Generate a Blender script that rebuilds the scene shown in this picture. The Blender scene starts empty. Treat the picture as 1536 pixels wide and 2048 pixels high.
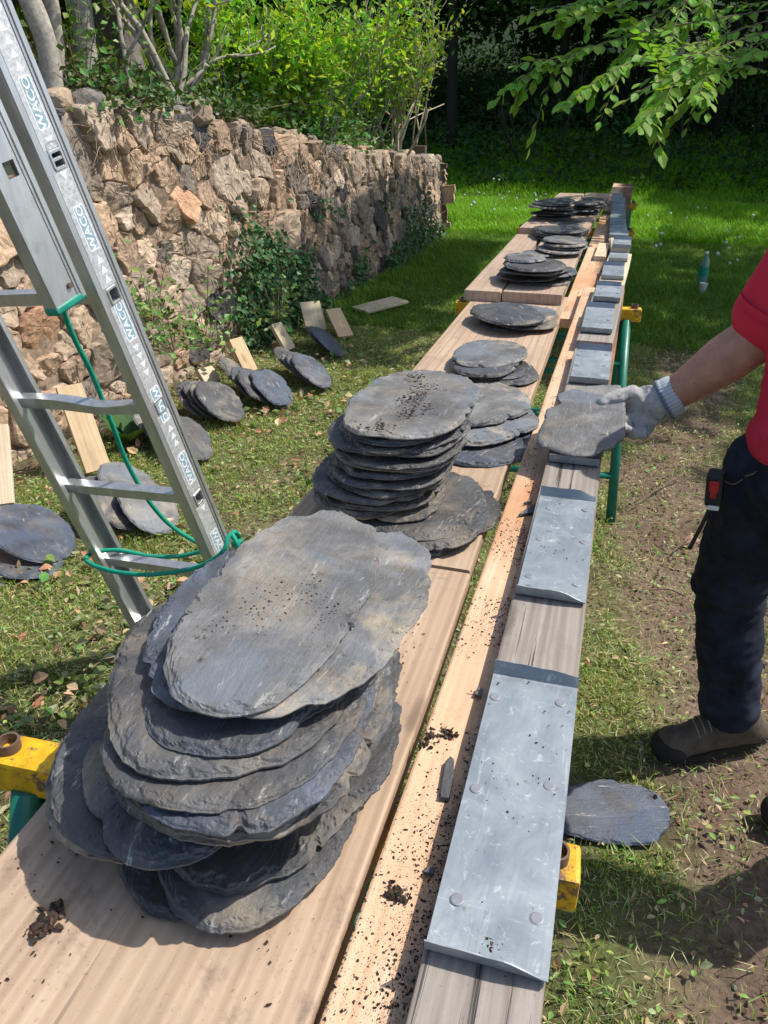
import bpy, bmesh, math, random
import numpy as np
from mathutils import Vector, Matrix, Euler
R = math.radians
sc = bpy.context.scene
col = sc.collection
# ------------------------------------------------------------------ camera
CAMH = 1.65; PITCH = R(28.15); YAW = R(16.187); FPX = 1540.0
cam = bpy.data.cameras.new('camera'); cam_o = bpy.data.objects.new('camera', cam); col.objects.link(cam_o)
cam.sensor_fit = 'VERTICAL'; cam.sensor_height = 36.0; cam.lens = FPX/2048*36.0
cam.clip_start = 0.02; cam.clip_end = 300
cam_o.location = (0, 0, CAMH); cam_o.rotation_euler = (math.pi/2-PITCH, 0, YAW)
sc.camera = cam_o
# ------------------------------------------------------------------ light
SUN_EL = R(54); SUN_AZ = (0.88, 0.47)           # horizontal direction towards the sun
w = bpy.data.worlds.new('World'); sc.world = w; w.use_nodes = True
nt = w.node_tree; bg = nt.nodes['Background']
sky = nt.nodes.new('ShaderNodeTexSky'); sky.sky_type = 'NISHITA'; sky.sun_disc = False
sky.sun_elevation = SUN_EL; sky.sun_rotation = math.atan2(SUN_AZ[0], SUN_AZ[1])
sky.air_density = 1.0; sky.dust_density = 1.5
nt.links.new(sky.outputs[0], bg.inputs[0]); bg.inputs[1].default_value = 0.15
sl = bpy.data.lights.new('sun', 'SUN'); sl.energy = 4.1; sl.angle = R(0.6); sl.color = (1, .95, .87)
so = bpy.data.objects.new('sun', sl); col.objects.link(so)
_h = math.hypot(*SUN_AZ)
S = np.array([SUN_AZ[0]/_h*math.cos(SUN_EL), SUN_AZ[1]/_h*math.cos(SUN_EL), math.sin(SUN_EL)])
so.rotation_euler = Vector(S).to_track_quat('Z', 'Y').to_euler(); so.location = (3, 3, 8)
sc.view_settings.view_transform = 'Standard'; sc.view_settings.look = 'None'
sc.view_settings.exposure = 0.5; sc.view_settings.gamma = 1
sc.cycles.max_bounces = 8; sc.cycles.transparent_max_bounces = 8; sc.cycles.use_denoising = True
# ------------------------------------------------------------------ helpers: survey (photo pixel + a known plane -> place)
_f = np.array([-math.sin(YAW)*math.cos(PITCH), math.cos(YAW)*math.cos(PITCH), -math.sin(PITCH)])
_r = np.array([math.cos(YAW), math.sin(YAW), 0.]); _u = np.cross(_r, _f)
CAM = np.array([0, 0, CAMH])
def ray(x, y): return _r*(x-768)/FPX - _u*(y-1024)/FPX + _f
def at_z(x, y, z): d = ray(x, y); return CAM+d*(z-CAMH)/d[2]
def at_y(x, y, Y): d = ray(x, y); return CAM+d*Y/d[1]
def at_x(x, y, X): d = ray(x, y); return CAM+d*X/d[0]
# ------------------------------------------------------------------ helpers: noise
def _hash(i, j, k, s):
    n = (i*374761393+j*668265263+k*2147483647+s*1274126177) & 0xffffffff
    n = ((n ^ (n >> 13))*1274126177) & 0xffffffff
    return ((n ^ (n >> 16)) & 0xffff)/65535.0
def vnoise(P, s=0):
    P = np.asarray(P, float); F = np.floor(P).astype(np.int64); f = P-F; f = f*f*(3-2*f)
    o = 0
    for a in (0, 1):
        for b in (0, 1):
            for c in (0, 1):
                wt = (f[..., 0] if a else 1-f[..., 0])*(f[..., 1] if b else 1-f[..., 1])*(f[..., 2] if c else 1-f[..., 2])
                o = o+wt*_hash(F[..., 0]+a, F[..., 1]+b, F[..., 2]+c, s)
    return o
def fbm(P, s=0, n=4):
    o = 0; a = .5; P = np.asarray(P, float)
    for k in range(n): o = o+a*vnoise(P*(2**k), s+k*7); a *= .5
    return o/(1-.5**n)
def n2(x, y, s=0, n=3): return fbm(np.stack([x, y, np.zeros_like(x)], -1), s, n)
def sstep(a, b, x): t = np.clip((x-a)/(b-a), 0, 1); return t*t*(3-2*t)
# ------------------------------------------------------------------ helpers: meshes
def link(o, parent=None):
    col.objects.link(o)
    if parent is not None: o.parent = parent
    return o
def mesh(name, V, faces, mats=None, parent=None, smooth=False, colv=None, mi=None, loc=None):
    """faces: list of (n,k) int arrays or list of tuples"""
    V = np.asarray(V, np.float32)
    me = bpy.data.meshes.new(name)
    if isinstance(faces, np.ndarray): faces = [faces]
    if len(faces) and not isinstance(faces[0], np.ndarray):
        groups = {}
        for f in faces: groups.setdefault(len(f), []).append(f)
        faces = [np.array(g) for g in groups.values()]
    faces = [np.asarray(f, np.int32) for f in faces if len(f)]
    tot = np.concatenate([np.full(len(f), f.shape[1], np.int32) for f in faces])
    idx = np.concatenate([f.ravel() for f in faces])
    me.vertices.add(len(V)); me.vertices.foreach_set('co', V.ravel())
    me.loops.add(len(idx)); me.loops.foreach_set('vertex_index', idx)
    me.polygons.add(len(tot)); st = np.concatenate([[0], np.cumsum(tot)[:-1]]).astype(np.int32)
    me.polygons.foreach_set('loop_start', st); me.polygons.foreach_set('loop_total', tot)
    if isinstance(smooth, np.ndarray): me.polygons.foreach_set('use_smooth', smooth.astype(bool))
    else: me.polygons.foreach_set('use_smooth', np.full(len(tot), bool(smooth)))
    if mi is not None: me.polygons.foreach_set('material_index', np.asarray(mi, np.int32))
    if colv is not None:
        a = me.color_attributes.new('Col', 'FLOAT_COLOR', 'POINT')
        c = np.ones((len(V), 4), np.float32); c[:, :3] = colv; a.data.foreach_set('color', c.ravel())
    me.update(calc_edges=True); me.validate()
    if mats is not None:
        for m in (mats if isinstance(mats, (list, tuple)) else [mats]): me.materials.append(m)
    o = bpy.data.objects.new(name, me)
    if loc is not None: o.location = loc
    return link(o, parent)
def tag(o, label=None, cat=None, group=None, kind=None):
    if label: o['label'] = label
    if cat: o['category'] = cat
    if group: o['group'] = group
    if kind: o['kind'] = kind
    return o
def empty(name, loc, label, cat, group=None, rot=(0, 0, 0)):
    o = bpy.data.objects.new(name, None); o.empty_display_size = .05; col.objects.link(o)
    o.location = loc; o.rotation_euler = rot; return tag(o, label, cat, group)
class MB:
    def __init__(s): s.V = []; s.F = []; s.n = 0; s.C = []
    def add(s, V, F, c=None):
        V = np.asarray(V, float); s.V.append(V); s.F += [tuple(int(i)+s.n for i in f) for f in F]; s.n += len(V)
        s.C.append(np.tile(np.array(c if c is not None else (1, 1, 1), float), (len(V), 1)) if np.ndim(c) < 2 else c)
    def box(s, c, sz, rot=None, bev=0.0):
        bm = bmesh.new(); bmesh.ops.create_cube(bm, size=1)
        for v in bm.verts: v.co = Vector((v.co.x*sz[0], v.co.y*sz[1], v.co.z*sz[2]))
        if bev: bmesh.ops.bevel(bm, geom=list(bm.edges), offset=bev, segments=2, profile=.6, affect='EDGES')
        M = Matrix(rot).to_3x3() if rot is not None else Matrix.Identity(3)
        bm.verts.index_update()
        s.add([tuple(M @ v.co+Vector(c)) for v in bm.verts], [[v.index for v in f.verts] for f in bm.faces]); bm.free()
    def tube(s, pts, rad, n=10, cap=True, up=None):
        V, F = tube(pts, rad, n, cap); s.add(V, F)
    def build(s, name, mat, parent=None, smooth=False, col=False):
        return mesh(name, np.concatenate(s.V), s.F, mat, parent, smooth, np.concatenate(s.C) if col else None)
def frames(pts):
    pts = np.asarray(pts, float); T = np.gradient(pts, axis=0); T /= np.linalg.norm(T, axis=1)[:, None]+1e-12
    a = np.array([0, 0, 1.]) if abs(T[0][2]) < .9 else np.array([1., 0, 0])
    N = np.cross(T[0], a); N /= np.linalg.norm(N); Ns = []
    for t in T:
        N = N-t*np.dot(N, t); N /= np.linalg.norm(N)+1e-12; Ns.append(N)
    Ns = np.array(Ns); return T, Ns, np.cross(T, Ns)
def tube(pts, rad, n=10, cap=True):
    pts = np.asarray(pts, float); T, N, B = frames(pts); rad = np.broadcast_to(np.asarray(rad, float), (len(pts),))
    a = np.linspace(0, 2*math.pi, n, endpoint=False)
    V = (pts[:, None]+rad[:, None, None]*(np.cos(a)[None, :, None]*N[:, None]+np.sin(a)[None, :, None]*B[:, None])).reshape(-1, 3)
    F = []
    for i in range(len(pts)-1):
        for k in range(n): F.append((i*n+k, i*n+(k+1) % n, (i+1)*n+(k+1) % n, (i+1)*n+k))
    if cap: F.append(tuple(range(n))[::-1]); F.append(tuple((len(pts)-1)*n+k for k in range(n)))
    return V, F
def spline(P, m=8):
    P = np.asarray(P, float); Q = np.vstack([2*P[0]-P[1], P, 2*P[-1]-P[-2]]); out = []
    for i in range(1, len(Q)-2):
        for t in np.linspace(0, 1, m, endpoint=False):
            a, b, c, d = Q[i-1:i+3]
            out.append(.5*((2*b)+(-a+c)*t+(2*a-5*b+4*c-d)*t*t+(-a+3*b-3*c+d)*t**3))
    out.append(P[-1]); return np.array(out)
def blob(name, prims, voxel, mat, parent=None, smooth_it=4, noise=0, nscale=20, seed=0):
    """capsules (p0,p1,r0,r1) and ellipsoids (c,axes3x3,radii) merged into ONE continuous skin"""
    V = []; F = []; n = 0
    bm = bmesh.new(); bmesh.ops.create_uvsphere(bm, u_segments=20, v_segments=12, radius=1)
    bm.verts.index_update(); sv = np.array([v.co[:] for v in bm.verts]); sf = [[v.index for v in f.verts] for f in bm.faces]; bm.free()
    for p in prims:
        if len(p) == 4:
            p0, p1, r0, r1 = [np.asarray(q, float) for q in p]
            for t in np.linspace(0, 1, max(3, int(np.linalg.norm(p1-p0)/(.35*min(r0, r1)))+1)):
                V.append(sv*(r0+(r1-r0)*t)+p0+(p1-p0)*t); F += [[i+n for i in f] for f in sf]; n += len(sv)
        else:
            c, A, rr = p; V.append((sv*np.asarray(rr)) @ np.asarray(A, float)+np.asarray(c)); F += [[i+n for i in f] for f in sf]; n += len(sv)
    o = mesh(name+'_src', np.concatenate(V), F)
    m = o.modifiers.new('r', 'REMESH'); m.mode = 'VOXEL'; m.voxel_size = voxel
    m = o.modifiers.new('s', 'SMOOTH'); m.iterations = smooth_it; m.factor = .5
    dg = bpy.context.evaluated_depsgraph_get(); dg.update()
    me = bpy.data.meshes.new_from_object(o.evaluated_get(dg)); bpy.data.objects.remove(o)
    if noise:
        co = np.empty(len(me.vertices)*3, np.float32); me.vertices.foreach_get('co', co); co = co.reshape(-1, 3)
        no = np.empty(len(me.vertices)*3, np.float32); me.vertices.foreach_get('normal', no); no = no.reshape(-1, 3)
        sc3 = np.asarray(nscale, float)
        co = co+no*((fbm(co*sc3, seed, 3)-.5)*2*noise)[:, None]; me.vertices.foreach_set('co', co.astype(np.float32).ravel())
    me.materials.clear(); me.materials.append(mat); me.polygons.foreach_set('use_smooth', np.ones(len(me.polygons), bool))
    me.name = name; return link(bpy.data.objects.new(name, me), parent)
# ------------------------------------------------------------------ helpers: materials
def mat(name):
    m = bpy.data.materials.new(name); m.use_nodes = True; t = m.node_tree; b = t.nodes['Principled BSDF']; return m, t, b
def N(t, typ, **kw):
    n = t.nodes.new(typ)
    for k, v in kw.items():
        if k.startswith('i_'): n.inputs[k[2:].replace('_', ' ')].default_value = v
        else: setattr(n, k, v)
    return n
def noise(t, vec, scale, detail=6, rough=.6, dist=0): 
    n = N(t, 'ShaderNodeTexNoise'); n.inputs['Scale'].default_value = scale; n.inputs['Detail'].default_value = detail
    n.inputs['Roughness'].default_value = rough; n.inputs['Distortion'].default_value = dist
    if vec is not None: t.links.new(vec, n.inputs['Vector'])
    return n.outputs['Fac']
def ramp(t, fac, stops):
    n = N(t, 'ShaderNodeValToRGB'); e = n.color_ramp.elements
    while len(e) < len(stops): e.new(.5)
    for k, (p, c) in enumerate(stops): e[k].position = p; e[k].color = (*c, 1) if len(c) == 3 else c
    t.links.new(fac, n.inputs[0]); return n.outputs[0]
def mix(t, fac, a, b, mode='MIX'):
    n = N(t, 'ShaderNodeMix', data_type='RGBA', blend_type=mode)
    for sock, v in ((n.inputs[0], fac), (n.inputs[6], a), (n.inputs[7], b)):
        if isinstance(v, (int, float)): sock.default_value = v
        elif isinstance(v, tuple): sock.default_value = (*v, 1)
        else: t.links.new(v, sock)
    return n.outputs[2]
def mathn(t, op, a, b=0.):
    n = N(t, 'ShaderNodeMath', operation=op)
    for k, v in enumerate((a, b)):
        if isinstance(v, (int, float)): n.inputs[k].default_value = v
        else: t.links.new(v, n.inputs[k])
    return n.outputs[0]
def bump(t, b, h, strength=.4, dist=.01, prev=None):
    n = N(t, 'ShaderNodeBump'); n.inputs['Strength'].default_value = strength; n.inputs['Distance'].default_value = dist
    t.links.new(h, n.inputs['Height'])
    if prev is not None: t.links.new(prev, n.inputs['Normal'])
    t.links.new(n.outputs[0], b.inputs['Normal']); return n.outputs[0]
def coords(t, scale=(1, 1, 1), rnd=True):
    tc = N(t, 'ShaderNodeTexCoord'); v = tc.outputs['Object']
    mp = N(t, 'ShaderNodeMapping'); mp.inputs['Scale'].default_value = scale
    t.links.new(v, mp.inputs['Vector'])
    if rnd:
        oi = N(t, 'ShaderNodeObjectInfo'); cm = N(t, 'ShaderNodeCombineXYZ')
        k = mathn(t, 'MULTIPLY', oi.outputs['Random'], 57.)
        for a in range(3): t.links.new(k, cm.inputs[a])
        t.links.new(cm.outputs[0], mp.inputs['Location'])
    return mp.outputs[0]
def setc(t, b, c, rough=.6, spec=.4, metal=0):
    if isinstance(c, tuple): b.inputs['Base Color'].default_value = (*c, 1)
    else: t.links.new(c, b.inputs['Base Color'])
    if isinstance(rough, (int, float)): b.inputs['Roughness'].default_value = rough
    else: t.links.new(rough, b.inputs['Roughness'])
    b.inputs['Specular IOR Level'].default_value = spec; b.inputs['Metallic'].default_value = metal
def wood_mat(name, c_dark, c_mid, c_light, grey=0.0, crack=0.0, dirt=0.35, dust=0):
    m, t, b = mat(name); v = coords(t, (1, .045, 1)); v2 = coords(t, (1, 1, 1))
    g = noise(t, v, 34, 8, .65, .6); c = ramp(t, g, [(.28, c_dark), (.5, c_mid), (.72, c_light)])
    ring = N(t, 'ShaderNodeTexWave', wave_type='BANDS', bands_direction='X'); t.links.new(v, ring.inputs['Vector'])
    ring.inputs['Scale'].default_value = 11; ring.inputs['Distortion'].default_value = 6; ring.inputs['Detail'].default_value = 3
    c = mix(t, .35, c, ramp(t, ring.outputs['Fac'], [(0, c_dark), (.6, c_light), (1, c_mid)]))
    kv = N(t, 'ShaderNodeTexVoronoi'); kv.inputs['Scale'].default_value = 1.; t.links.new(coords(t, (7.5, 2.6, 7.5)), kv.inputs['Vector']); kd = kv.outputs['Distance']
    kd = mathn(t, 'ADD', kd, mathn(t, 'MULTIPLY', mathn(t, 'SUBTRACT', noise(t, v2, 30, 4, .6), .5), .10))
    c = mix(t, ramp(t, kd, [(.03, (.9, .9, .9)), (.085, (.55, .55, .55)), (.10, (.75, .75, .75)), (.16, (0, 0, 0))]), c, tuple(x*.42 for x in c_dark))
    sv = noise(t, coords(t, (1, .012, 1)), 95, 3, .5, .2); c = mix(t, mathn(t, 'MULTIPLY', ramp(t, sv, [(.25, (1, 1, 1)), (.285, (0, 0, 0))]), .5), c, tuple(x*.3 for x in c_dark))
    big = noise(t, v2, 5, 5, .6); c = mix(t, ramp(t, big, [(.35, (0, 0, 0)), (.75, (.6, .6, .6))]), c, tuple(x*.72 for x in c_mid))
    if dirt:
        d = noise(t, v2, 16, 8, .75); c = mix(t, ramp(t, d, [(.56, (0, 0, 0)), (.74, (dirt, dirt, dirt))]), c, (.07, .05, .04))
    fine = noise(t, v2, 150, 5, .75); c = mix(t, ramp(t, fine, [(.60, (0, 0, 0)), (.70, (.45, .45, .45))]), c, (.10, .07, .05))
    sm_ = noise(t, coords(t, (1, .35, 1)), 7, 6, .7, .5); c = mix(t, ramp(t, sm_, [(.55, (0, 0, 0)), (.75, (.5, .5, .5))]), c, (.17, .13, .10))
    if dust:
        sx_ = N(t, 'ShaderNodeSeparateXYZ'); tcx = N(t, 'ShaderNodeTexCoord'); t.links.new(tcx.outputs['Object'], sx_.inputs[0])
        e = mathn(t, 'ADD', mathn(t, 'MULTIPLY', sx_.outputs['X'], 9.), mathn(t, 'MULTIPLY', noise(t, v2, 24, 9, .8), 1.3))
        c = mix(t, ramp(t, e, [(.38, (0, 0, 0)), (.60, (.5, .5, .5)), (.85, (.95, .95, .95))]), c, (.055, .037, .026))
        rs_ = noise(t, coords(t, (1, .5, 1), False), 3.1, 5, .6); c = mix(t, ramp(t, rs_, [(.45, (0, 0, 0)), (.60, (.6, .6, .6))]), c, (.46, .20, .075))
    if crack:
        v3 = coords(t, (1, .02, 1)); k = noise(t, v3, 60, 4, .6, .3); kk = ramp(t, k, [(.33, (1, 1, 1)), (.39, (0, 0, 0))])
        c = mix(t, mathn(t, 'MULTIPLY', kk, crack), c, (.035, .03, .026)); 
        h = mathn(t, 'SUBTRACT', g, mathn(t, 'MULTIPLY', kk, 1.5)); bump(t, b, h, .6, .004)
    else: bump(t, b, g, .35, .003)
    setc(t, b, c, .72, .3); return m
M = {}
M['plank'] = wood_mat('plank wood', (.255, .17, .11), (.415, .295, .20), (.54, .41, .295), dirt=.65)
M['orange'] = wood_mat('fresh pine', (.50, .30, .175), (.64, .42, .265), (.74, .54, .37), dirt=.3, dust=1)
M['brown'] = wood_mat('brown board', (.27, .185, .13), (.40, .29, .21), (.50, .385, .29), dirt=.4)
M['grey'] = wood_mat('weathered grey wood', (.15, .125, .105), (.27, .235, .20), (.39, .35, .305), crack=.9, dirt=.3)
M['cream'] = wood_mat('cream offcut', (.46, .36, .23), (.60, .49, .33), (.70, .60, .44), dirt=.15)
M['tan'] = wood_mat('tan offcut', (.40, .26, .13), (.58, .42, .25), (.68, .52, .33), dirt=.15)
def slate_mat(name, base=(.052, .056, .064), tanamt=.5):
    m, t, b = mat(name); v = coords(t); vs = coords(t, (1, .16, 1)); vd = coords(t, (.5, 1, 1))
    oi = N(t, 'ShaderNodeObjectInfo')
    a = noise(t, v, 9, 10, .68, .5); c = ramp(t, a, [(.28, tuple(x*.5 for x in base)), (.5, base), (.74, tuple(x*2.1 for x in base))])
    bl = noise(t, v, 4.2, 5, .6, .4); c = mix(t, ramp(t, bl, [(.49, (0, 0, 0)), (.58, (.75, .75, .75))]), c, tuple(x*y for x, y in zip(base, (1.05, 1.25, 1.5))))
    tn = noise(t, v, 5.2, 8, .66, .8); k = ramp(t, tn, [(.50, (0, 0, 0)), (.66, (tanamt,)*3)])
    c = mix(t, mathn(t, 'MULTIPLY', k, mathn(t, 'ADD', mathn(t, 'MULTIPLY', oi.outputs['Random'], .9), .3)), c, (.36, .295, .205))
    bw_ = noise(t, vd, 22, 8, .75, .4); c = mix(t, ramp(t, bw_, [(.56, (0, 0, 0)), (.66, (.6, .6, .6))]), c, (.11, .085, .06))
    sp = noise(t, vs, 75, 5, .72, .3); c = mix(t, ramp(t, sp, [(.61, (0, 0, 0)), (.68, (.75, .75, .75))]), c, (.36, .36, .34))
    so_ = noise(t, v, 16, 9, .8); c = mix(t, ramp(t, so_, [(.60, (0, 0, 0)), (.64, (.9, .9, .9))]), c, (.03, .022, .017))
    setc(t, b, c, ramp(t, a, [(.3, (.40,)*3), (.7, (.62,)*3)]), .5)
    h = mathn(t, 'ADD', mathn(t, 'MULTIPLY', noise(t, vs, 30, 10, .66, .6), 1.), mathn(t, 'MULTIPLY', noise(t, v, 130, 5, .75), .5))
    bump(t, b, h, .75, .005); return m
M['slate'] = slate_mat('slate', (.054, .053, .054), .55); M['slate_pale'] = slate_mat('pale weathered slate', (.125, .123, .120), 1.0)
M['slate_blue'] = slate_mat('blue slate', (.055, .066, .088), .25)
m, t, b = mat('zinc sheet'); v = coords(t); a = noise(t, v, 9, 8, .65, .8); f = noise(t, v, 55, 6, .75, .5)
c = ramp(t, a, [(.3, (.175, .205, .23)), (.52, (.245, .28, .305)), (.75, (.34, .37, .395))])
c = mix(t, ramp(t, f, [(.57, (0, 0, 0)), (.68, (.6, .6, .6))]), c, (.55, .58, .60))
for sc2, (sx2, sy2), lo in ((60, (1, .05), .66), (60, (.06, 1), .67), (34, (.5, .06), .66)):
    q_ = noise(t, coords(t, (sx2, sy2, 1)), sc2, 3, .6, .8); c = mix(t, ramp(t, q_, [(lo, (0, 0, 0)), (lo+.03, (.2, .2, .2))]), c, (.55, .58, .60))
d = noise(t, v, 30, 6, .7); c = mix(t, ramp(t, d, [(.64, (0, 0, 0)), (.72, (.75, .75, .75))]), c, (.09, .075, .06))
setc(t, b, c, ramp(t, a, [(.3, (.46,)*3), (.7, (.6,)*3)]), .5, .35); bump(t, b, a, .25, .004); M['zinc'] = m
m, t, b = mat('aluminium'); v = coords(t, (1, 1, .1), False); a = noise(t, v, 40, 6, .6)
c = ramp(t, a, [(.3, (.42, .43, .44)), (.7, (.60, .61, .62))]); v2 = coords(t, (1, 1, 1), False)
c = mix(t, ramp(t, noise(t, v2, 14, 6, .7), [(.55, (0, 0, 0)), (.75, (.6, .6, .6))]), c, (.30, .28, .25))
setc(t, b, c, .36, .5, .75); bump(t, b, a, .12, .002); M['alu'] = m
def plain(name, c, rough=.5, spec=.4, metal=0, var=.25, sc_=20, bmp=.2, wear=None):
    m, t, b = mat(name); v = coords(t, rnd=False); a = noise(t, v, sc_, 6, .65)
    cc = ramp(t, a, [(.3, tuple(x*(1-var) for x in c)), (.7, tuple(min(1, x*(1+var)) for x in c))])
    if wear: cc = mix(t, ramp(t, noise(t, v, wear[0], 8, .75), [(wear[1], (0, 0, 0)), (wear[1]+.06, (1, 1, 1))]), cc, wear[2])
    setc(t, b, cc, rough, spec, metal)
    if bmp: bump(t, b, a, bmp, .003)
    return m
M['yellow'] = plain('yellow trestle paint', (.60, .34, .012), .5, .35, sc_=35, var=.35, bmp=.4, wear=(26, .535, (.16, .09, .06)))
M['green'] = plain('green trestle paint', (.006, .13, .085), .4, .45, wear=(30, .68, (.25, .28, .26)))
M['steel'] = plain('rusty steel', (.15, .105, .08), .6, .4, .4)
M['rope'] = plain('green rope', (.01, .26, .17), .65, .2, sc_=120)
M['capgreen'] = plain('green plastic end cap', (.01, .22, .16), .45)
M['black'] = plain('black plastic', (.018, .018, .02), .5)
M['red'] = plain('red plastic', (.50, .02, .025), .4)
M['whitep'] = plain('white plastic', (.75, .75, .73), .5, var=.06)
M['shirt'] = plain('red cotton', (.55, .03, .06), .85, .15, sc_=9, var=.12, bmp=.25)
M['jeans'] = plain('dark denim', (.018, .022, .035), .9, .15, sc_=16, var=.55, bmp=.5, wear=(300, .60, (.045, .05, .065)))
M['skin'] = plain('tanned skin', (.40, .205, .145), .55, .35, sc_=24, var=.22, bmp=.3, wear=(45, .60, (.30, .13, .09)))
M['glove'] = plain('grey work glove', (.36, .355, .345), .85, .15, sc_=60, var=.2, bmp=.5, wear=(22, .55, (.17, .17, .17)))
M['boot'] = plain('worn brown boot', (.085, .065, .048), .75, .25, sc_=25, var=.4)
M['sole'] = plain('boot sole', (.02, .019, .019), .8, .2)
M['hair'] = plain('brown hair', (.04, .025, .015), .7, .3, sc_=60)
M['soil'] = plain('dark soil', (.024, .017, .013), .95, .1, sc_=70, var=.5, bmp=.5)
M['hivis'] = plain('yellow sock', (.7, .75, .05), .8, .2)
m, t, b = mat('ribbed cuff'); v = coords(t, rnd=False); tc = N(t, 'ShaderNodeAttribute', attribute_name='Col')
setc(t, b, tc.outputs['Color'], .85, .15); M['cuff'] = m
# leaves / blades: colour per leaf, light shines through
def leaf_mat(name, trans=.45, rough=.5, gain=1.0, tint=(1.15, 1.2, .45)):
    m, t, b = mat(name); at = N(t, 'ShaderNodeAttribute', attribute_name='Col')
    setc(t, b, at.outputs['Color'], rough, .18)
    tr = N(t, 'ShaderNodeBsdfTranslucent'); t.links.new(mix(t, 1., at.outputs['Color'], tint, 'MULTIPLY'), tr.inputs[0])
    mx = N(t, 'ShaderNodeMixShader'); mx.inputs[0].default_value = trans
    t.links.new(b.outputs[0], mx.inputs[1]); t.links.new(tr.outputs[0], mx.inputs[2])
    t.links.new(mx.outputs[0], t.nodes['Material Output'].inputs[0]); return m
M['leaf'] = leaf_mat('leaves'); M['blade'] = leaf_mat('grass blades', .3, .55)
M['leaf_thick'] = leaf_mat('ivy leaves', .15, .4)
def vcol_mat(name, rough=.9, sc_=40, bs=.5, bd=.01, var=.35, spec=.2):
    m, t, b = mat(name); at = N(t, 'ShaderNodeAttribute', attribute_name='Col'); v = coords(t, rnd=False)
    a = noise(t, v, sc_, 8, .7, .3); k = ramp(t, a, [(.3, (1-var,)*3), (.7, (1+var,)*3)])
    setc(t, b, mix(t, 1., at.outputs['Color'], k, 'MULTIPLY'), rough, spec); bump(t, b, a, bs, bd); return m
M['stone'] = vcol_mat('rough field stone', .85, 30, .6, .012, .42)
M['ground'] = vcol_mat('earth', .95, 55, .8, .012, .45, .1)
M['bark'] = vcol_mat('bark', .9, 40, .6, .006, .4)
M['crumb'] = vcol_mat('soil crumbs', .95, 200, .4, .002, .4, .1)
# ------------------------------------------------------------------ what the trees shade (0 shaded .. 1 lit), by where the light would reach the ground
def lit(gx, gy):
    L = np.ones_like(gx)
    wob = (n2(gx*1.3, gy*1.3, 5)-.5)
    x = gx+wob*.8; y = gy+wob*1.4
    L = np.where((x > -.60+.12*(gy < 6)) & (y > 5.0) & (gy <= 10.8), .10, L)
    L = np.where((gx > .15) & (y > 3.3) & (gy <= 10.8), .08, L)
    L = np.where((gx+wob*.25 > -3.05) & (x < -1.35) & (gy > 5.0) & (gy < 10.4), .22, L)
    L = np.where((x > .55) & (gy > 10.8), .14, L)
    L = np.where(gy+wob > np.where(gx < .4, 15.6, 14.2), 0.02, L)
    dap = n2(gx*2.2, gy*2.2, 17, 2)
    return np.where(L < .5, np.where(dap > .66, .75, L), L)
def ground_xy(P): k = P[:, 2]/S[2]; return P[:, 0]-S[0]*k, P[:, 1]-S[1]*k
rng = np.random.default_rng(11)
WFY = [0, 3, 5, 6.7, 11.6]; WFX = [-3.08, -2.90, -2.66, -2.52, -2.44]      # plan of the wall face
# ================================================================== GROUND
WX = lambda y: np.interp(y, WFY, WFX)+.08                        # foot of the stone wall
def bank(y): return .20*np.clip(y-15.2, 0, 40)+.25*sstep(15, 17, y)
def gz(x, y):
    return (n2(x*1.1, y*1.1, 3)-.5)*.07*sstep(.5, 3, np.abs(x+.3)+.6)+(n2(x*9, y*9, 9, 3)-.5)*.022+bank(y+ .6*(n2(x*.5, y*.5, 8)-.5))
def soilm(x, y):
    cx = .50+.10*np.sin(y*1.3)+.25*(n2(x*.7+9, y*1.1, 21)-.5)
    p = 1-sstep(.14, .40, np.abs(x-cx)+.30*(n2(x*5, y*5, 22)-.5))
    p *= 1-.6*sstep(4.5, 7.5, y)
    near = (1-sstep(1.0, 1.5, y))*sstep(.16, .36, x+.3*(n2(x*4, y*4, 23)-.5))*.9
    left = (x < -.4)*sstep(.60, .72, n2(x*2.1, y*2.1, 25))*.5
    under = ((x > -.6) & (x < .12))*.45*sstep(.42, .6, n2(x*3, y*3, 26))
    foot = (1-sstep(0, .35, np.abs(x-WX(y))))*.8*(y < 12)
    return np.clip(np.maximum.reduce([p, near, left, under, foot]), 0, 1)
def axis(lo, hi, fine, f0, f1, ratio=1.12):
    a = list(np.arange(f0, f1, fine)); s = fine
    while a[-1] < hi: s *= ratio; a.append(a[-1]+s)
    s = fine; b = [f0]
    while b[-1] > lo: s *= ratio; b.append(b[-1]-s)
    return np.array(b[:0:-1]+a)
gx = axis(-45, 45, .022, -2.9, 1.6); gy = axis(-12, 70, .022, .2, 6.5)
X, Y = np.meshgrid(gx, gy); Z = gz(X.ravel(), Y.ravel()); ny, nx = X.shape
sm = soilm(X.ravel(), Y.ravel())
Z = Z-.012*sm+.02*sm*(n2(X.ravel()*22, Y.ravel()*22, 31, 2)-.5)
k = n2(X.ravel()*6, Y.ravel()*6, 33)[:, None]
gc = np.array([.095, .105, .038])*(.6+.8*k); scol = np.array([.155, .110, .080])*(.7+.6*k)
C = gc*(1-sm[:, None])+scol*sm[:, None]
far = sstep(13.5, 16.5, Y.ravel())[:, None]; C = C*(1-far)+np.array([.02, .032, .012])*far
ii = np.arange(ny*nx).reshape(ny, nx)
F = np.stack([ii[:-1, :-1], ii[:-1, 1:], ii[1:, 1:], ii[1:, :-1]], -1).reshape(-1, 4)
ground = tag(mesh('ground', np.stack([X.ravel(), Y.ravel(), Z], -1), F, M['ground'], None, True, C), kind='structure')
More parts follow.
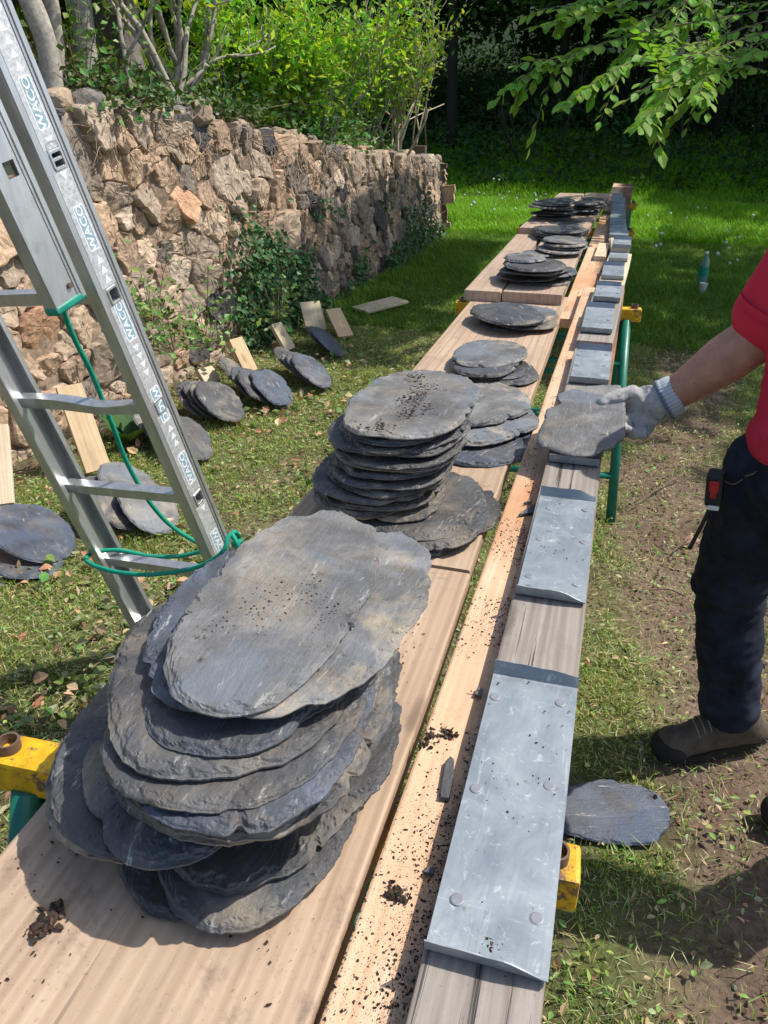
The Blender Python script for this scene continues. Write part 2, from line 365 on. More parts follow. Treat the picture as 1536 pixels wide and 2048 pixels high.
# ------------------------------------------------------------------ blades, leaves
def blades(name, P, h, wd, colr, lean=.5, seg=2, m='blade'):
    n = len(P); a = rng.uniform(0, 6.283, n); d = np.stack([np.cos(a), np.sin(a), np.zeros(n)], -1)
    s = np.stack([-np.sin(a), np.cos(a), np.zeros(n)], -1)*wd[:, None]*.5
    ln = (rng.random(n)*lean+.08)[:, None]*h[:, None]; up = np.array([0, 0, 1.])
    b = P; m1 = P+up*h[:, None]*.6+d*ln*.35; tp = P+up*(h*(1-.25*rng.random(n)*lean))[:, None]+d*ln
    V = np.stack([b-s, b+s, m1+s*.8, m1-s*.8, tp], 1).reshape(-1, 3)
    i = np.arange(n)[:, None]*5
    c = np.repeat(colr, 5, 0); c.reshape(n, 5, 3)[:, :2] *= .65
    return mesh(name, V, [i+np.array([[0, 1, 2, 3]]), i+np.array([[3, 2, 4]])], M[m], None, False, c)
def leafset(P, D, U, L, Wd, colr, fold=.25, fine=False):
    """leaves at P pointing along D, upper side U"""
    n = len(P); D = D/np.linalg.norm(D, axis=1)[:, None]; Sd = np.cross(D, U); Sd /= np.linalg.norm(Sd, axis=1)[:, None]+1e-9
    Nn = np.cross(Sd, D); L = L[:, None]; w_ = Wd[:, None]*.5
    if fine:
        q = [(0, 0, 0), (.22, .72, 1), (.22, -.72, 1), (.5, 1, 1), (.5, 0, .1), (.5, -1, 1), (.8, .55, .5), (.8, -.55, .5), (1, 0, -.25)]
        V = np.stack([P+D*L*a+Sd*w_*s_+Nn*w_*fold*z_*(abs(s_) if s_ else 1) for a, s_, z_ in q], 1).reshape(-1, 3)
        F = [(0, 1, 3, 4), (0, 4, 5, 2), (3, 6, 8, 4), (4, 8, 7, 5)]; kk = 9
        i = np.arange(n)[:, None]*kk; Fs = [np.concatenate([i+np.array([f]) for f in F])]
    else:
        V = np.stack([P, P+D*L*.45+Sd*w_+Nn*w_*fold, P+D*L, P+D*L*.45-Sd*w_+Nn*w_*fold], 1).reshape(-1, 3); kk = 4
        i = np.arange(n)[:, None]*4; Fs = [np.concatenate([i+np.array([[0, 1, 2]]), i+np.array([[0, 2, 3]])])]
    return V, Fs, np.repeat(colr, kk, 0)
def rdir(n, flat=0.): 
    d = rng.normal(size=(n, 3)); d[:, 2] *= 1-flat; return d/np.linalg.norm(d, axis=1)[:, None]
def vary(c, n, v=.3, hue=.15):
    c = np.array(c)[None]*(1+v*(rng.random((n, 1))*2-1)); c[:, 0] *= 1+hue*(rng.random(n)*2-1)*2; c[:, 1] *= 1+hue*.5*(rng.random(n)*2-1); return np.clip(c, 0.002, 1)
def scatter(n, x0, x1, y0, y1, dens):
    x = rng.uniform(x0, x1, n); y = rng.uniform(y0, y1, n); k = rng.random(n) < dens(x, y); return x[k], y[k]
LYING = [(at_z(1200, 1648, 0)+np.array([0, .04, 0]), .20, .12), (at_z(55, 1085, 0), .24, .20), (at_z(765, 616, 0), .16, .16)]
def clear(x, y):
    k = np.ones_like(x)
    for c, rx, ry in LYING: k = np.where(((x-c[0])/rx)**2+((y-c[1])/ry)**2 < 1, 0, k)
    return k
# near lawn (short, mown) ------------------------------------------
def dn(x, y):
    g = (1-soilm(x, y)); t_ = n2(x*4.5, y*4.5, 41); return np.clip(g**1.5*(.15+1.7*(t_-.28)), 0.03, 1)*(x > WX(y)+.05)*clear(x, y)
parts = []
x, y = scatter(520000, -2.9, 1.6, .25, 6.0, dn); P1 = np.stack([x, y, gz(x, y)-.012], -1)
h1 = (.016+.045*n2(x*4, y*4, 43)**1.3)*(.6+.8*rng.random(len(x))); w1 = .0022+.002*rng.random(len(x))
mixk = rng.random(len(x)); c1 = np.where((mixk < .66)[:, None], vary((.23, .34, .06), len(x)), vary((.47, .43, .20), len(x)))
x, y = scatter(260000, -3.2, 3.2, 6.0, 11.0, lambda x, y: (1-.7*soilm(x, y))*(x > WX(y)+.05)*.75*clear(x, y)); P2 = np.stack([x, y, gz(x, y)-.012], -1)
h2 = (.03+.09*n2(x*2, y*2, 44))*(.6+.8*rng.random(len(x))); w2 = .004+.003*rng.random(len(x)); c2 = vary((.15, .27, .035), len(x))
x, y = scatter(200000, -4.5, 6.5, 11.0, 19.0, lambda x, y: np.where((y < 12) & (x < WX(y)+.05), 0, 1.-.6*sstep(15, 18, y))); P3 = np.stack([x, y, gz(x, y)-.012], -1)
h3 = (.07+.16*n2(x*1.2, y*1.2, 45))*(.6+.8*rng.random(len(x))); w3 = .007+.006*rng.random(len(x)); c3 = vary((.20, .40, .025), len(x))
tag(blades('grass', np.concatenate([P1, P2, P3]), np.concatenate([h1, h2, h3]), np.concatenate([w1, w2, w3]), np.concatenate([c1, c2, c3]), .9), 'short green grass and longer meadow grass on the ground', 'grass', kind='stuff')
# clippings: cut ivy leaves, straw and twigs lying about ------------
x, y = scatter(170000, -2.8, 1.6, .25, 7.5, lambda x, y: np.where(x < -.35, .25+1.3*(n2(x*3, y*3, 51)-.3), .13+.6*(n2(x*4, y*4, 52)-.35))*(x > WX(y)+.02)*clear(x, y))
n = len(x); P = np.stack([x, y, gz(x, y)+.004+.03*rng.random(n)], -1); D = rdir(n, .75); U = np.tile([0, 0, 1.], (n, 1))+rdir(n)*.55
kk = rng.random(n); cc = np.where((kk < .45)[:, None], vary((.26, .39, .10), n), np.where((kk < .85)[:, None], vary((.44, .40, .22), n), vary((.20, .12, .08), n)))
Lf = np.where(rng.random(n) < .5, rng.uniform(.008, .024, n), rng.uniform(.02, .075, n)); Wf = np.where(Lf < .030, Lf*rng.uniform(.3, .65, n), .0018)
V, Fs, Cc = leafset(P, D, U, Lf, Wf, cc, .45, True)
tag(mesh('leaf_clippings', V, Fs, M['blade'], None, False, Cc), 'cut leaves, straw and grass clippings strewn over the lawn', 'clippings', kind='stuff')
x, y = scatter(300000, -2.8, 1.6, .25, 6.5, lambda x, y: np.clip(1.5*(n2(x*3.3, y*3.3, 56)-.30), .02, 1)*(1-.7*soilm(x, y))*(x > WX(y)+.02)*clear(x, y))
n = len(x); P = np.stack([x, y, gz(x, y)+.002+.016*rng.random(n)**2], -1); D = rdir(n, .9); U = np.tile([0, 0, 1.], (n, 1))+rdir(n)*.4
cc = np.where((rng.random(n) < .6)[:, None], vary((.52, .48, .26), n, .35), vary((.24, .30, .08), n, .35))
V, Fs, Cc = leafset(P, D, U, rng.uniform(.015, .05, n), rng.uniform(.0014, .0032, n), cc, .3)
tag(mesh('straw', V, Fs, M['blade'], None, False, Cc), 'matted straw of mown grass lying flat on the lawn', 'straw', kind='stuff')
x, y = scatter(9000, -2.7, -.5, .4, 5.5, lambda x, y: np.clip(1.4*(n2(x*2.2, y*2.2, 58)-.34), .03, 1)*clear(x, y))
n = len(x); P = np.stack([x, y, gz(x, y)+.012+.03*rng.random(n)], -1); Lf = rng.uniform(.025, .06, n)
cc = np.where((rng.random(n) < .5)[:, None], vary((.36, .29, .17), n, .4), np.where((rng.random(n) < .6)[:, None], vary((.12, .21, .06), n, .4), vary((.30, .17, .10), n, .3)))
V, Fs, Cc = leafset(P, rdir(n, .6), np.tile([0, 0, 1.], (n, 1))+rdir(n)*.8, Lf, Lf*rng.uniform(.4, .8, n), cc, .5, True)
tag(mesh('fallen_leaves', V, Fs, M['leaf_thick'], None, False, Cc), 'wilting ivy leaves and dead leaves scattered over the lawn by the wall', 'fallen leaves', kind='stuff')
# pebbles and clods on the trodden soil
def icos(sub=1):
    bm = bmesh.new(); bmesh.ops.create_icosphere(bm, subdivisions=sub, radius=1); bm.verts.index_update()
    v = np.array([q.co[:] for q in bm.verts]); f = np.array([[q.index for q in g.verts] for g in bm.faces]); bm.free(); return v, f
IV, IF = icos(1)
def lumps(name, P, r, colr, m='crumb', flat=.6):
    n = len(P); Vn = IV[None]*(r[:, None, None])*(.55+.9*rng.random((n, len(IV), 1)))
    Vn[:, :, 2] *= flat; a = rng.uniform(0, 6.28, n); c, s = np.cos(a)[:, None], np.sin(a)[:, None]
    st = rng.uniform(.7, 1.6, (n, 1)); vx = Vn[:, :, 0]*st; vy = Vn[:, :, 1]/st
    V = np.stack([c*vx-s*vy, s*vx+c*vy, Vn[:, :, 2]], -1)+P[:, None]
    F = (np.arange(n)[:, None, None]*len(IV)+IF[None]).reshape(-1, 3)
    return mesh(name, V.reshape(-1, 3), F, M[m], None, False, np.repeat(colr, len(IV), 0))
x, y = scatter(9000, -.1, 1.6, .3, 5, lambda x, y: soilm(x, y)**2*.9); P = np.stack([x, y, gz(x, y)-.006], -1)
tag(lumps('soil_clods', P, rng.uniform(.002, .006, len(x))*rng.uniform(.4, 1.4, len(x)), vary((.16, .115, .08), len(x))), 'small clods and pebbles on the trodden soil path', 'clods', kind='stuff')
for k, (p0, p1, lab) in enumerate([((1270, 1010), (1365, 950), 'thin bent twig lying on the bare soil path'), ((1278, 1184), (1372, 1192), 'straight dark twig on the soil below the worker\'s knee'), ((1345, 1105), (1385, 1075), 'short broken twig beside the dry brown leaf')]):
    a, b_ = at_z(*p0, .018), at_z(*p1, .022); mid = (a+b_)/2+np.array([.01, .02, .012])
    V, F = tube(spline([a, mid, b_]), .003, 6); tag(mesh('twig', V, F, M['bark'], None, True, np.tile((.16, .11, .08), (len(V), 1))), lab, 'twig')
P = at_z(1368, 1083, .02)[None]; V, Fs, Cc = leafset(P, np.array([[.9, .3, .1]]), np.array([[.1, -.2, 1.]]), np.array([.07]), np.array([.05]), np.array([[.33, .2, .13]]), .5, True)
tag(mesh('dry_leaf', V, Fs, M['leaf_thick'], None, False, Cc), 'curled dry brown leaf on the soil path', 'leaf')
# dandelions ---------------------------------------------------------
dsp = icos(2)
k = 0
spots = [(x_, y_) for x_, y_ in zip(rng.uniform(905, 1105, 34), rng.uniform(372, 425, 34))]+[(x_, y_) for x_, y_ in zip(rng.uniform(1285, 1530, 22), rng.uniform(385, 520, 22))]
protoV = {}
for yel in (0, 1):
    V, F = tube([(0, 0, 0), (.01, 0, .1), (.0, .01, .2)], .003, 5); F = [tuple(f) for f in F]; nn = len(V)
    hv = dsp[0]*((.017) if not yel else .013)*np.array([1, 1, 1 if not yel else .4])+np.array([0, .01, .205]); V = np.vstack([V, hv]); nf = len(F)
    F += [tuple(int(q)+nn for q in f) for f in dsp[1]]
    if 'whitefluff' not in M:
        M['whitefluff'] = plain('dandelion fluff', (.62, .62, .60), .9, .1, bmp=0); M['dyel'] = plain('dandelion yellow', (.75, .5, .01), .8, .1, bmp=0); M['stem'] = plain('green stem', (.12, .2, .05), .7, .2, bmp=0)
    me_o = mesh('dandelion_proto', V, F, [M['stem'], M['whitefluff' if not yel else 'dyel']], None, True)
    mi = [1 if len(p.vertices) == 3 else 0 for p in me_o.data.polygons]; me_o.data.polygons.foreach_set('material_index', mi)
    protoV[yel] = me_o.data; bpy.data.objects.remove(me_o)
for (px, py) in spots:
    yel = rng.random() < .14; p = at_z(px, py, .2); s_ = rng.uniform(.7, 1.15)
    o = bpy.data.objects.new('dandelion', protoV[int(yel)]); o.scale = (s_,)*3; o.rotation_euler = (rng.uniform(-.15, .15), rng.uniform(-.15, .15), rng.uniform(0, 6))
    o.location = (p[0], p[1], float(gz(np.array([p[0]]), np.array([p[1]]))[0])); link(o)
    left = px < 1150
    tag(o, ('yellow dandelion flower' if yel else 'white dandelion seed head')+(' in the bright grass between wall end and planks' if left else ' in the shaded meadow grass right of the planks'), 'dandelion', 'dandelions in the meadow')
# ================================================================== STONE WALL
Y0, Y1 = 1.0, 11.3
def wtop(y): return np.interp(y, [0, 2, 4.25, 5.23, 6.1, 7.5, 9., 10.8, 11.6], [1.80, 1.73, 1.62, 1.54, 1.42, 1.25, 1.13, 1.0, .86])
def wface(y, z): return np.interp(y, WFY, WFX)-.09*z/1.5
def clip_poly(poly, a, n_):
    out = []
    for i in range(len(poly)):
        p, q = poly[i], poly[(i+1) % len(poly)]; dp, dq = np.dot(p-a, n_), np.dot(q-a, n_)
        if dp <= 0: out.append(p)
        if dp*dq < 0: out.append(p+(q-p)*dp/(dp-dq))
    return out
pts = []
def stone_field(seed, length, hfun, szf, tries=30000):
    r = np.random.default_rng(seed); pts = []; 
    for _ in range(tries):
        u = r.uniform(-.1, length+.1); v = r.uniform(-.05, 1.9)
        if v > hfun(u)-.05: continue
        s = szf(u)*r.choice([.5, .75, 1.05, 1.5], p=[.30, .30, .25, .15]); ok = True
        for (a, b_, s2) in pts:
            dd = ((a-u)/1.25)**2+((b_-v))**2
            if dd < ((s+s2)*.5)**2: ok = False; break
        if ok: pts.append((u, v, s))
    return pts
def stones(mb, pts, place, hfun, seed, depth=.06):
    r = np.random.default_rng(seed); A = np.array(pts)
    for i, (u, v, s) in enumerate(pts):
        c = np.array([u, v]); e = s*1.5
        poly = [c+np.array(q)*e for q in ((-1.3, -1), (1.3, -1), (1.3, 1), (-1.3, 1))]
        d = np.hypot(A[:, 0]-u, A[:, 1]-v); nb = np.argsort(d)[1:16]
        for j in nb:
            n_ = A[j, :2]-c; wq = s/(s+A[j, 2]); poly = clip_poly(poly, c+n_*wq, n_)
            if len(poly) < 3: break
        if len(poly) >= 3 and hfun is not None:
            h_ = hfun(u)+.015*math.sin(i*2.3); poly = clip_poly(poly, np.array([u, h_]), np.array([.12*math.sin(i*1.7), 1.]))
        if len(poly) < 3: continue
        poly = np.array(poly); c2 = poly.mean(0); poly = c2+(poly-c2)*(1-.008/max(.05, s))
        # resample outline, soften corners
        seg = np.linalg.norm(np.roll(poly, -1, 0)-poly, axis=1); per = seg.sum(); K = 34; out = []
        cs = np.concatenate([[0], np.cumsum(seg)]); pl = np.vstack([poly, poly[:1]])
        for t_ in np.linspace(0, per, K, endpoint=False): out.append([np.interp(t_, cs, pl[:, 0]), np.interp(t_, cs, pl[:, 1])])
        out = np.array(out); out = .7*out+.15*(np.roll(out, 1, 0)+np.roll(out, -1, 0))
        out += (fbm(np.c_[out*26, np.full(K, i)], seed)[:, None]-.5)*.045*np.sign(out-c2)
        dp = depth*r.uniform(.6, 1.2)*min(1.3, .6+s*2); tilt = r.normal(size=2)*.16
        lev = [(1.0, -.05), (1.0, dp*.5), (.975, dp*.84), (.93, dp*.97), (.80, dp), (.60, dp), (.40, dp), (.2, dp)]
        rings = []
        for sc_, hh in lev:
            q = c2+(out-c2)*sc_; hz = hh+((q-c2) @ tilt)*(1 if hh > 0 else 0)+(np.round(fbm(np.c_[q*11, np.full(K, i*3.1)], seed+3)*7)/7-.5)*.035*(hh > 0)+(fbm(np.c_[q*34, np.full(K, i*1.7)], seed+5)-.5)*.016*(hh > 0)
            rings.append(np.c_[q, hz])
        ctr = np.array([[c2[0], c2[1], rings[-1][:, 2].mean()]])
        Q = np.vstack(rings+[ctr]); V = place(Q)
        F = [(a*K+k_, a*K+(k_+1) % K, (a+1)*K+(k_+1) % K, (a+1)*K+k_) for a in range(len(lev)-1) for k_ in range(K)]
        F += [((len(lev)-1)*K+k_, (len(lev)-1)*K+(k_+1) % K, len(Q)-1) for k_ in range(K)]
        pal = [(0.417, 0.291, 0.193), (0.363, 0.256, 0.177), (0.477, 0.359, 0.252), (0.315, 0.245, 0.183), (0.409, 0.324, 0.246), (0.244, 0.202, 0.166), (0.078, 0.072, 0.071), (0.391, 0.233, 0.143)]
        pw = np.array([.2, .18, .15, .16, .13, .08, .04, .06]) if place(np.array([[c2[0], c2[1], 0]]))[0, 1] < 6.3 else np.array([.10, .14, .06, .22, .16, .22, .08, .02])
        cc = np.array(pal[r.choice(8, p=pw/pw.sum())])*r.uniform(.8, 1.2)
        cv = cc*(.65+.7*fbm(np.c_[Q[:, :2]*9, np.full(len(Q), i*2.3)], seed+9)[:, None])
        mb.add(V, F, cv)
wall = MB()
szf = lambda u: .135+.085*(n2(np.array([u*1.5]), np.array([0.]), 61)[0])+(.03 if u < 4 else 0)-(.03 if u > 5.5 else 0)
hf = lambda u: float(wtop(np.array(u+Y0)))+.05*(n2(np.array([u*5.]), np.array([3.]), 62)[0]-.3)
pl = stone_field(5, Y1-Y0, hf, szf)
stones(wall, pl, lambda Q: np.stack([wface(Q[:, 0]+Y0, Q[:, 1])+Q[:, 2], Q[:, 0]+Y0, Q[:, 1]], -1), hf, 70)
# end return facing the meadow, and capping stones along the top
XE = wface(np.array(Y1), 0)
pl2 = stone_field(8, .75, lambda u: .90, lambda u: .13, 2500)
stones(wall, pl2, lambda Q: np.stack([XE-.10-Q[:, 0]-.05*Q[:, 1], Y1-.04+Q[:, 2]*.6, Q[:, 1]], -1), lambda u: .88, 90)
r_ = np.random.default_rng(4); yy = Y0
while yy < Y1-.05:
    s_ = r_.uniform(.09, .22)*(1 if yy < 6 else .85); v, f = icos(3); v = v*np.array([s_*.55, s_*.62, s_*.42]); 
    v = v*(1+(fbm(v*9+yy*7, 5)-.5)[:, None]*.7); v = np.sign(v)*np.minimum(np.abs(v), np.array([s_*.5, s_*.55, s_*.36]))
    cpos = np.array([wface(yy+s_*.5, float(wtop(yy)))-r_.uniform(.02, .16), yy+s_*.5, float(wtop(yy+s_*.5))+r_.uniform(-.05, .02)])
    a = r_.uniform(-.4, .4); v = v @ np.array(Euler((r_.uniform(-.3, .3), r_.uniform(-.3, .3), a)).to_matrix()).T
    wall.add(v+cpos, [tuple(q) for q in f], np.array([(.33, .25, .18), (.27, .22, .18), (.38, .29, .2), (.2, .18, .16)][r_.integers(4)])*r_.uniform(.8, 1.1)); yy += s_*1.05
# earth core of the wall
yy = np.linspace(Y0, Y1, 260); zz = np.linspace(-.1, 1, 60); YY, ZZ = np.meshgrid(yy, zz); ZZ = np.where(ZZ > 0, ZZ*(wtop(YY)-.04), ZZ)
XX = wface(YY, ZZ)+.02+.05*(fbm(np.stack([YY*9, ZZ*9, YY*0], -1), 71)-.5); nn = XX.size; ii = np.arange(nn).reshape(XX.shape)
F = np.stack([ii[:-1, :-1], ii[:-1, 1:], ii[1:, 1:], ii[1:, :-1]], -1).reshape(-1, 4)
kz = fbm(np.stack([YY*5, ZZ*5, YY*0], -1), 72).ravel()[:, None]
wall.add(np.stack([XX.ravel(), YY.ravel(), ZZ.ravel()], -1), F, np.array([.25, .185, .13])*(.5+kz))
wo = wall.build('stone_wall', M['stone'], None, False, True)
tag(wo, 'dry stone retaining wall of rough tan and grey field stones dropping towards the meadow', 'wall')
# ================================================================== TERRACE above the wall
def tz(x, y):
    d = np.clip(wface(y, 1.5)-.12-x, 0, 30); fade = 1-sstep(11.3, 13.6, y)
    steep = np.interp(y, [0, 4, 6, 8, 11], [.50, .46, .28, .12, .05])
    z = wtop(np.clip(y, 0, 11.6))-.06+.16*sstep(0, .35, d)*np.interp(y, [4, 8], [1, .3])+steep*np.minimum(d, 2.0)+.14*np.clip(d-2., 0, 40)
    return (z+(n2(x*4, y*4, 81)-.5)*.12*sstep(.05, .4, d))*fade+(1-fade)*(gz(x, y)-.25)
tx = np.concatenate([-np.geomspace(.001, 32, 150)]); ty = np.linspace(-6, 13.6, 240); TX, TY = np.meshgrid(tx, ty)
TX = wface(np.clip(TY, 0, 11.6), 1.5)-.10+TX; TZ = tz(TX.ravel(), TY.ravel()); ii = np.arange(TX.size).reshape(TX.shape)
F = np.stack([ii[:-1, :-1], ii[1:, :-1], ii[1:, 1:], ii[:-1, 1:]], -1).reshape(-1, 4)
dd = (wface(TY.ravel(), 1.5)-TX.ravel())[:, None]; k = n2(TX.ravel()*5, TY.ravel()*5, 83)[:, None]
Ct = np.array([.16, .115, .08])*(.5+k)*(1-sstep(.5, 1.1, dd+.5*(k-.5)))+np.array([.07, .09, .025])*(.6+.8*k)*sstep(.5, 1.1, dd+.5*(k-.5))
tag(mesh('terrain', np.stack([TX.ravel(), TY.ravel(), TZ], -1), F, M['ground'], None, True, Ct), kind='structure')
x, y = scatter(130000, -11, -2.9, 2.5, 13, lambda x, y: sstep(.75, 1.5, wface(y, 1.5)-x+.6*(n2(x*2, y*2, 84)-.5)))
P = np.stack([x, y, tz(x, y)-.02], -1); h = (.15+.35*n2(x, y, 85))*(.5+.8*rng.random(len(x)))
tag(blades('tall_grass', P, h, .009+.008*rng.random(len(x)), vary((.20, .30, .035), len(x), .3), .9), 'bright tall grass on the sunlit terrace above the wall', 'grass', kind='stuff')
# dry roots and stalks hanging over the stones and the earth on top of the wall
mb = MB(); n_ = 900
for i in range(n_):
    y_ = rng.uniform(2.2, 8.5) if rng.random() < .85 else rng.uniform(8.5, 11); top = rng.random() < .6
    z_ = float(wtop(y_))-(rng.uniform(-.06, .25) if top else rng.uniform(.2, .9)); x_ = float(wface(np.array(y_), z_))+.05
    if z_ > float(wtop(y_))-.03: x_ -= rng.uniform(0, .5); z_ = float(tz(np.array([x_]), np.array([y_]))[0])+.02
    L_ = rng.uniform(.05, .22); d = np.array([rng.uniform(.0, .5), rng.normal(), rng.normal()*.5-.45]); d /= np.linalg.norm(d)
    p = np.array([x_, y_, z_]); q = p+d*L_*.5+rng.normal(size=3)*.02; e = q+d*L_*.5+np.array([0, 0, -.04])+rng.normal(size=3)*.03
    V, F = tube([p, q, e], [.0035, .0028, .0012], 4, False); mb.add(V, F, np.array([(.34, .25, .17), (.26, .18, .12), (.42, .33, .23)][rng.integers(3)])*rng.uniform(.7, 1.1))
tag(mb.build('dry_roots', M['bark'], None, True, True), 'tangle of dry roots and stalks hanging over the upper stones of the wall', 'roots', kind='stuff')
# small litter on the earth bank above the wall
x = rng.uniform(-3.9, -2.7, 12000); y = rng.uniform(2.4, 9, 12000); kq = (wface(y, 1.5)-x > .05); x, y = x[kq], y[kq]; n = len(x)
P = np.stack([x, y, tz(x, y)+.01+.05*rng.random(n)], -1); kk = rng.random(n)
cc = np.where((kk < .6)[:, None], vary((.30, .24, .15), n), vary((.13, .17, .04), n)); Lf = rng.uniform(.02, .08, n)
V, Fs, Cc = leafset(P, rdir(n, .4), np.tile([0, 0, 1.], (n, 1))+rdir(n)*.8, Lf, np.where(rng.random(n) < .5, .006, Lf*.6), cc, .2)
tag(mesh('leaf_litter', V, Fs, M['leaf_thick'], None, False, Cc), 'dry leaves and torn stalks on the earth bank above the wall', 'leaf litter', kind='stuff')
# ================================================================== PLANTS
def branching(rg, p, d, L, r, depth, spread=.5, up=.25, segs=None, tips=None, bend=.12, ratio=.72, kids=(2, 3)):
    segs = [] if segs is None else segs; tips = [] if tips is None else tips
    pts = [np.array(p, float)]; d = np.array(d, float)/np.linalg.norm(d); n_ = 5
    for i in range(n_):
        d = d+rg.normal(size=3)*bend+np.array([0, 0, up*.12]); d /= np.linalg.norm(d); pts.append(pts[-1]+d*L/n_)
    segs.append((np.array(pts), np.linspace(r, r*.66, n_+1)))
    if depth <= 2: tips += [(q, d.copy(), depth) for q in pts[1:]]
    if depth > 0:
        for j in range(rg.integers(kids[0], kids[1]+1)):
            k_ = rg.integers(2, n_+1); dd = d+rg.normal(size=3)*spread+np.array([0, 0, up]); branching(rg, pts[k_], dd, L*ratio*rg.uniform(.75, 1.15), r*.6, depth-1, spread, up, segs, tips, bend, ratio, kids)
    return segs, tips
def wood_part(name, segs, colr, parent, n=7):
    mb = MB()
    for pts, rr in segs:
        V, F = tube(pts, rr, n if rr[0] > .006 else 4, True); mb.add(V, F, np.array(colr)*rng.uniform(.85, 1.15))
    return mb.build(name, M['bark'], parent, True, True)
def leaves_at(tips, per, size, spreadr, colr, flat=.3, v=.35, cull=False, droop=0.):
    P = np.array([q for q, d, k in tips]); D = np.array([d for q, d, k in tips])
    P = np.repeat(P, per, 0)+rng.normal(size=(len(P)*per, 3))*spreadr; D = np.repeat(D, per, 0)*.6+rdir(len(P))*.8; D[:, 2] -= droop
    n = len(P); L = size*rng.uniform(.55, 1.25, n); U = np.tile([0, 0, 1.], (n, 1))+rdir(n)*(1-flat)
    if cull:
        kx, ky = ground_xy(P); keep = rng.random(n) > lit(kx, ky); P, D, U, L, n = P[keep], D[keep], U[keep], L[keep], keep.sum()
    cv_ = vary(colr, n, v, .22); dk = rng.random(n) < .3; cv_[dk] *= np.array([.45, .62, .8]); return leafset(P, D, U, L*np.where(rng.random(n) < .3, .6, 1.1), L*rng.uniform(.38, .65, n), cv_)
def shrub(name, base, label, cat, seed, stems, H, colr, per=5, size=.035, stemc=(.30, .27, .22), lean=(0, 0), spread=.45, depth=3, r=.014, up=.3, group=None):
    rg = np.random.default_rng(seed); root = empty(name, base, label, cat, group); S_ = []; T_ = []
    for i in range(stems):
        a = rg.uniform(0, 6.28); d = np.array([np.cos(a)*.35+lean[0], np.sin(a)*.35+lean[1], 1.]); branching(rg, (rg.normal()*.05, rg.normal()*.05, -.05), d, H*.42*rg.uniform(.75, 1.15), r*rg.uniform(.7, 1.2), depth, spread, up, S_, T_)
    wood_part('stem', S_, stemc, root); V, Fs, Cc = leaves_at(T_, per, size, .05, colr)
    mesh('foliage', V, Fs, M['leaf'], root, False, Cc); return root
LIME = (.33, .50, .05)
sx = lambda px, py, X_: at_x(px, py, X_)
def onbank(px, py, X_):
    p = sx(px, py, X_); return (p[0], p[1], float(tz(np.array([p[0]]), np.array([p[1]]))[0]))
shrub('shrub', onbank(365, 195, -2.85), 'grey multi-stemmed shrub with lime leaves rooted on the wall top left of centre', 'shrub', 3, 6, 1.7, LIME, 2, .065, lean=(.0, .25), r=.03)
shrub('shrub', onbank(560, 225, -3.0), 'dense lime green shrub standing between the grey stemmed bush and the pale twigged bush', 'shrub', 14, 8, 1.15, LIME, 4, .075, spread=.55, r=.011)
shrub('shrub', onbank(470, 190, -3.5), 'bright bush behind the grey multi-stemmed shrub, in front of the sunlit grass', 'shrub', 24, 8, 1.3, (.24, .40, .04), 3, .075, spread=.55, r=.011)
shrub('shrub', onbank(650, 255, -2.85), 'lime green shrub with bent brown stem above the middle of the wall', 'shrub', 5, 7, 1.7, LIME, 3, .075, lean=(.15, .1), r=.02)
shrub('shrub', onbank(790, 285, -2.65), 'open bush with pale bare twigs and few leaves near the wall\'s far end', 'shrub', 6, 9, 1.9, (.30, .42, .05), 2, .07, lean=(.15, .1), stemc=(.42, .38, .26), r=.016, spread=.4)
shrub('shrub', onbank(730, 268, -2.95), 'leafy bush filling the gap left of the pale twigged bush', 'shrub', 7, 7, 1.5, LIME, 3, .075, spread=.5, r=.014)
shrub('sapling', onbank(310, 175, -2.75), 'single thin grey sapling leaning left above the tallest stones', 'sapling', 8, 1, 1.5, (.13, .24, .03), 2, .045, lean=(-.25, -.15), depth=2, r=.016)
# low dark ground ivy and ferns under the shrubs
def clump(name, base, label, cat, n, rad, colr, size, group=None, m='leaf_thick'):
    P = rng.normal(size=(n, 3))*np.array(rad)*.5; P[:, 2] = np.abs(P[:, 2]); root = empty(name, base, label, cat, group)
    L = size*rng.uniform(.5, 1.3, n); V, Fs, Cc = leafset(P, rdir(n, .3), np.tile([.3, -.3, 1.], (n, 1))+rdir(n)*.6, L, L*rng.uniform(.6, .9, n), vary(colr, n, .4, .2), .25)
    mesh('foliage', V, Fs, M[m], root, False, Cc)
    s_ = MB()
    for k_ in range(0, n, max(1, n//24)): 
        V, F = tube([(P[k_]*.2)*[1, 1, 0], P[k_]*.7+[0, 0, .01], P[k_]], .0025, 4, False); s_.add(V, F, (.2, .16, .1))
    s_.build('stem', M['bark'], root, True, True); return root
for (px, py, X_, n_, rad, lab, cc) in [(200, 140, -2.9, 420, (.35, .5, .3), 'ivy clump with shiny leaves below the stone slab post', (.07, .13, .03)), (290, 150, -3.0, 500, (.4, .5, .25), 'dark ivy clump at the foot of the thin grey sapling', (.06, .11, .03)),
        (440, 195, -3.0, 420, (.4, .5, .25), 'low dark plants at the foot of the grey multi-stemmed shrub', (.055, .10, .025)), (600, 235, -2.85, 700, (.4, .7, .4), 'dark green leafy plant spilling over the wall below the dense shrub', (.06, .15, .03)),
        (690, 265, -2.8, 600, (.35, .7, .35), 'leafy green plant at the foot of the bent brown stem', (.08, .18, .03)), (150, 80, -3.1, 300, (.3, .3, .5), 'ivy creeping up the grey trunks at the top left corner', (.09, .17, .035))]:
    clump('low_plant', onbank(px, py, X_), lab, 'plant', n_, rad, cc, .055, 'low plants on the wall top')
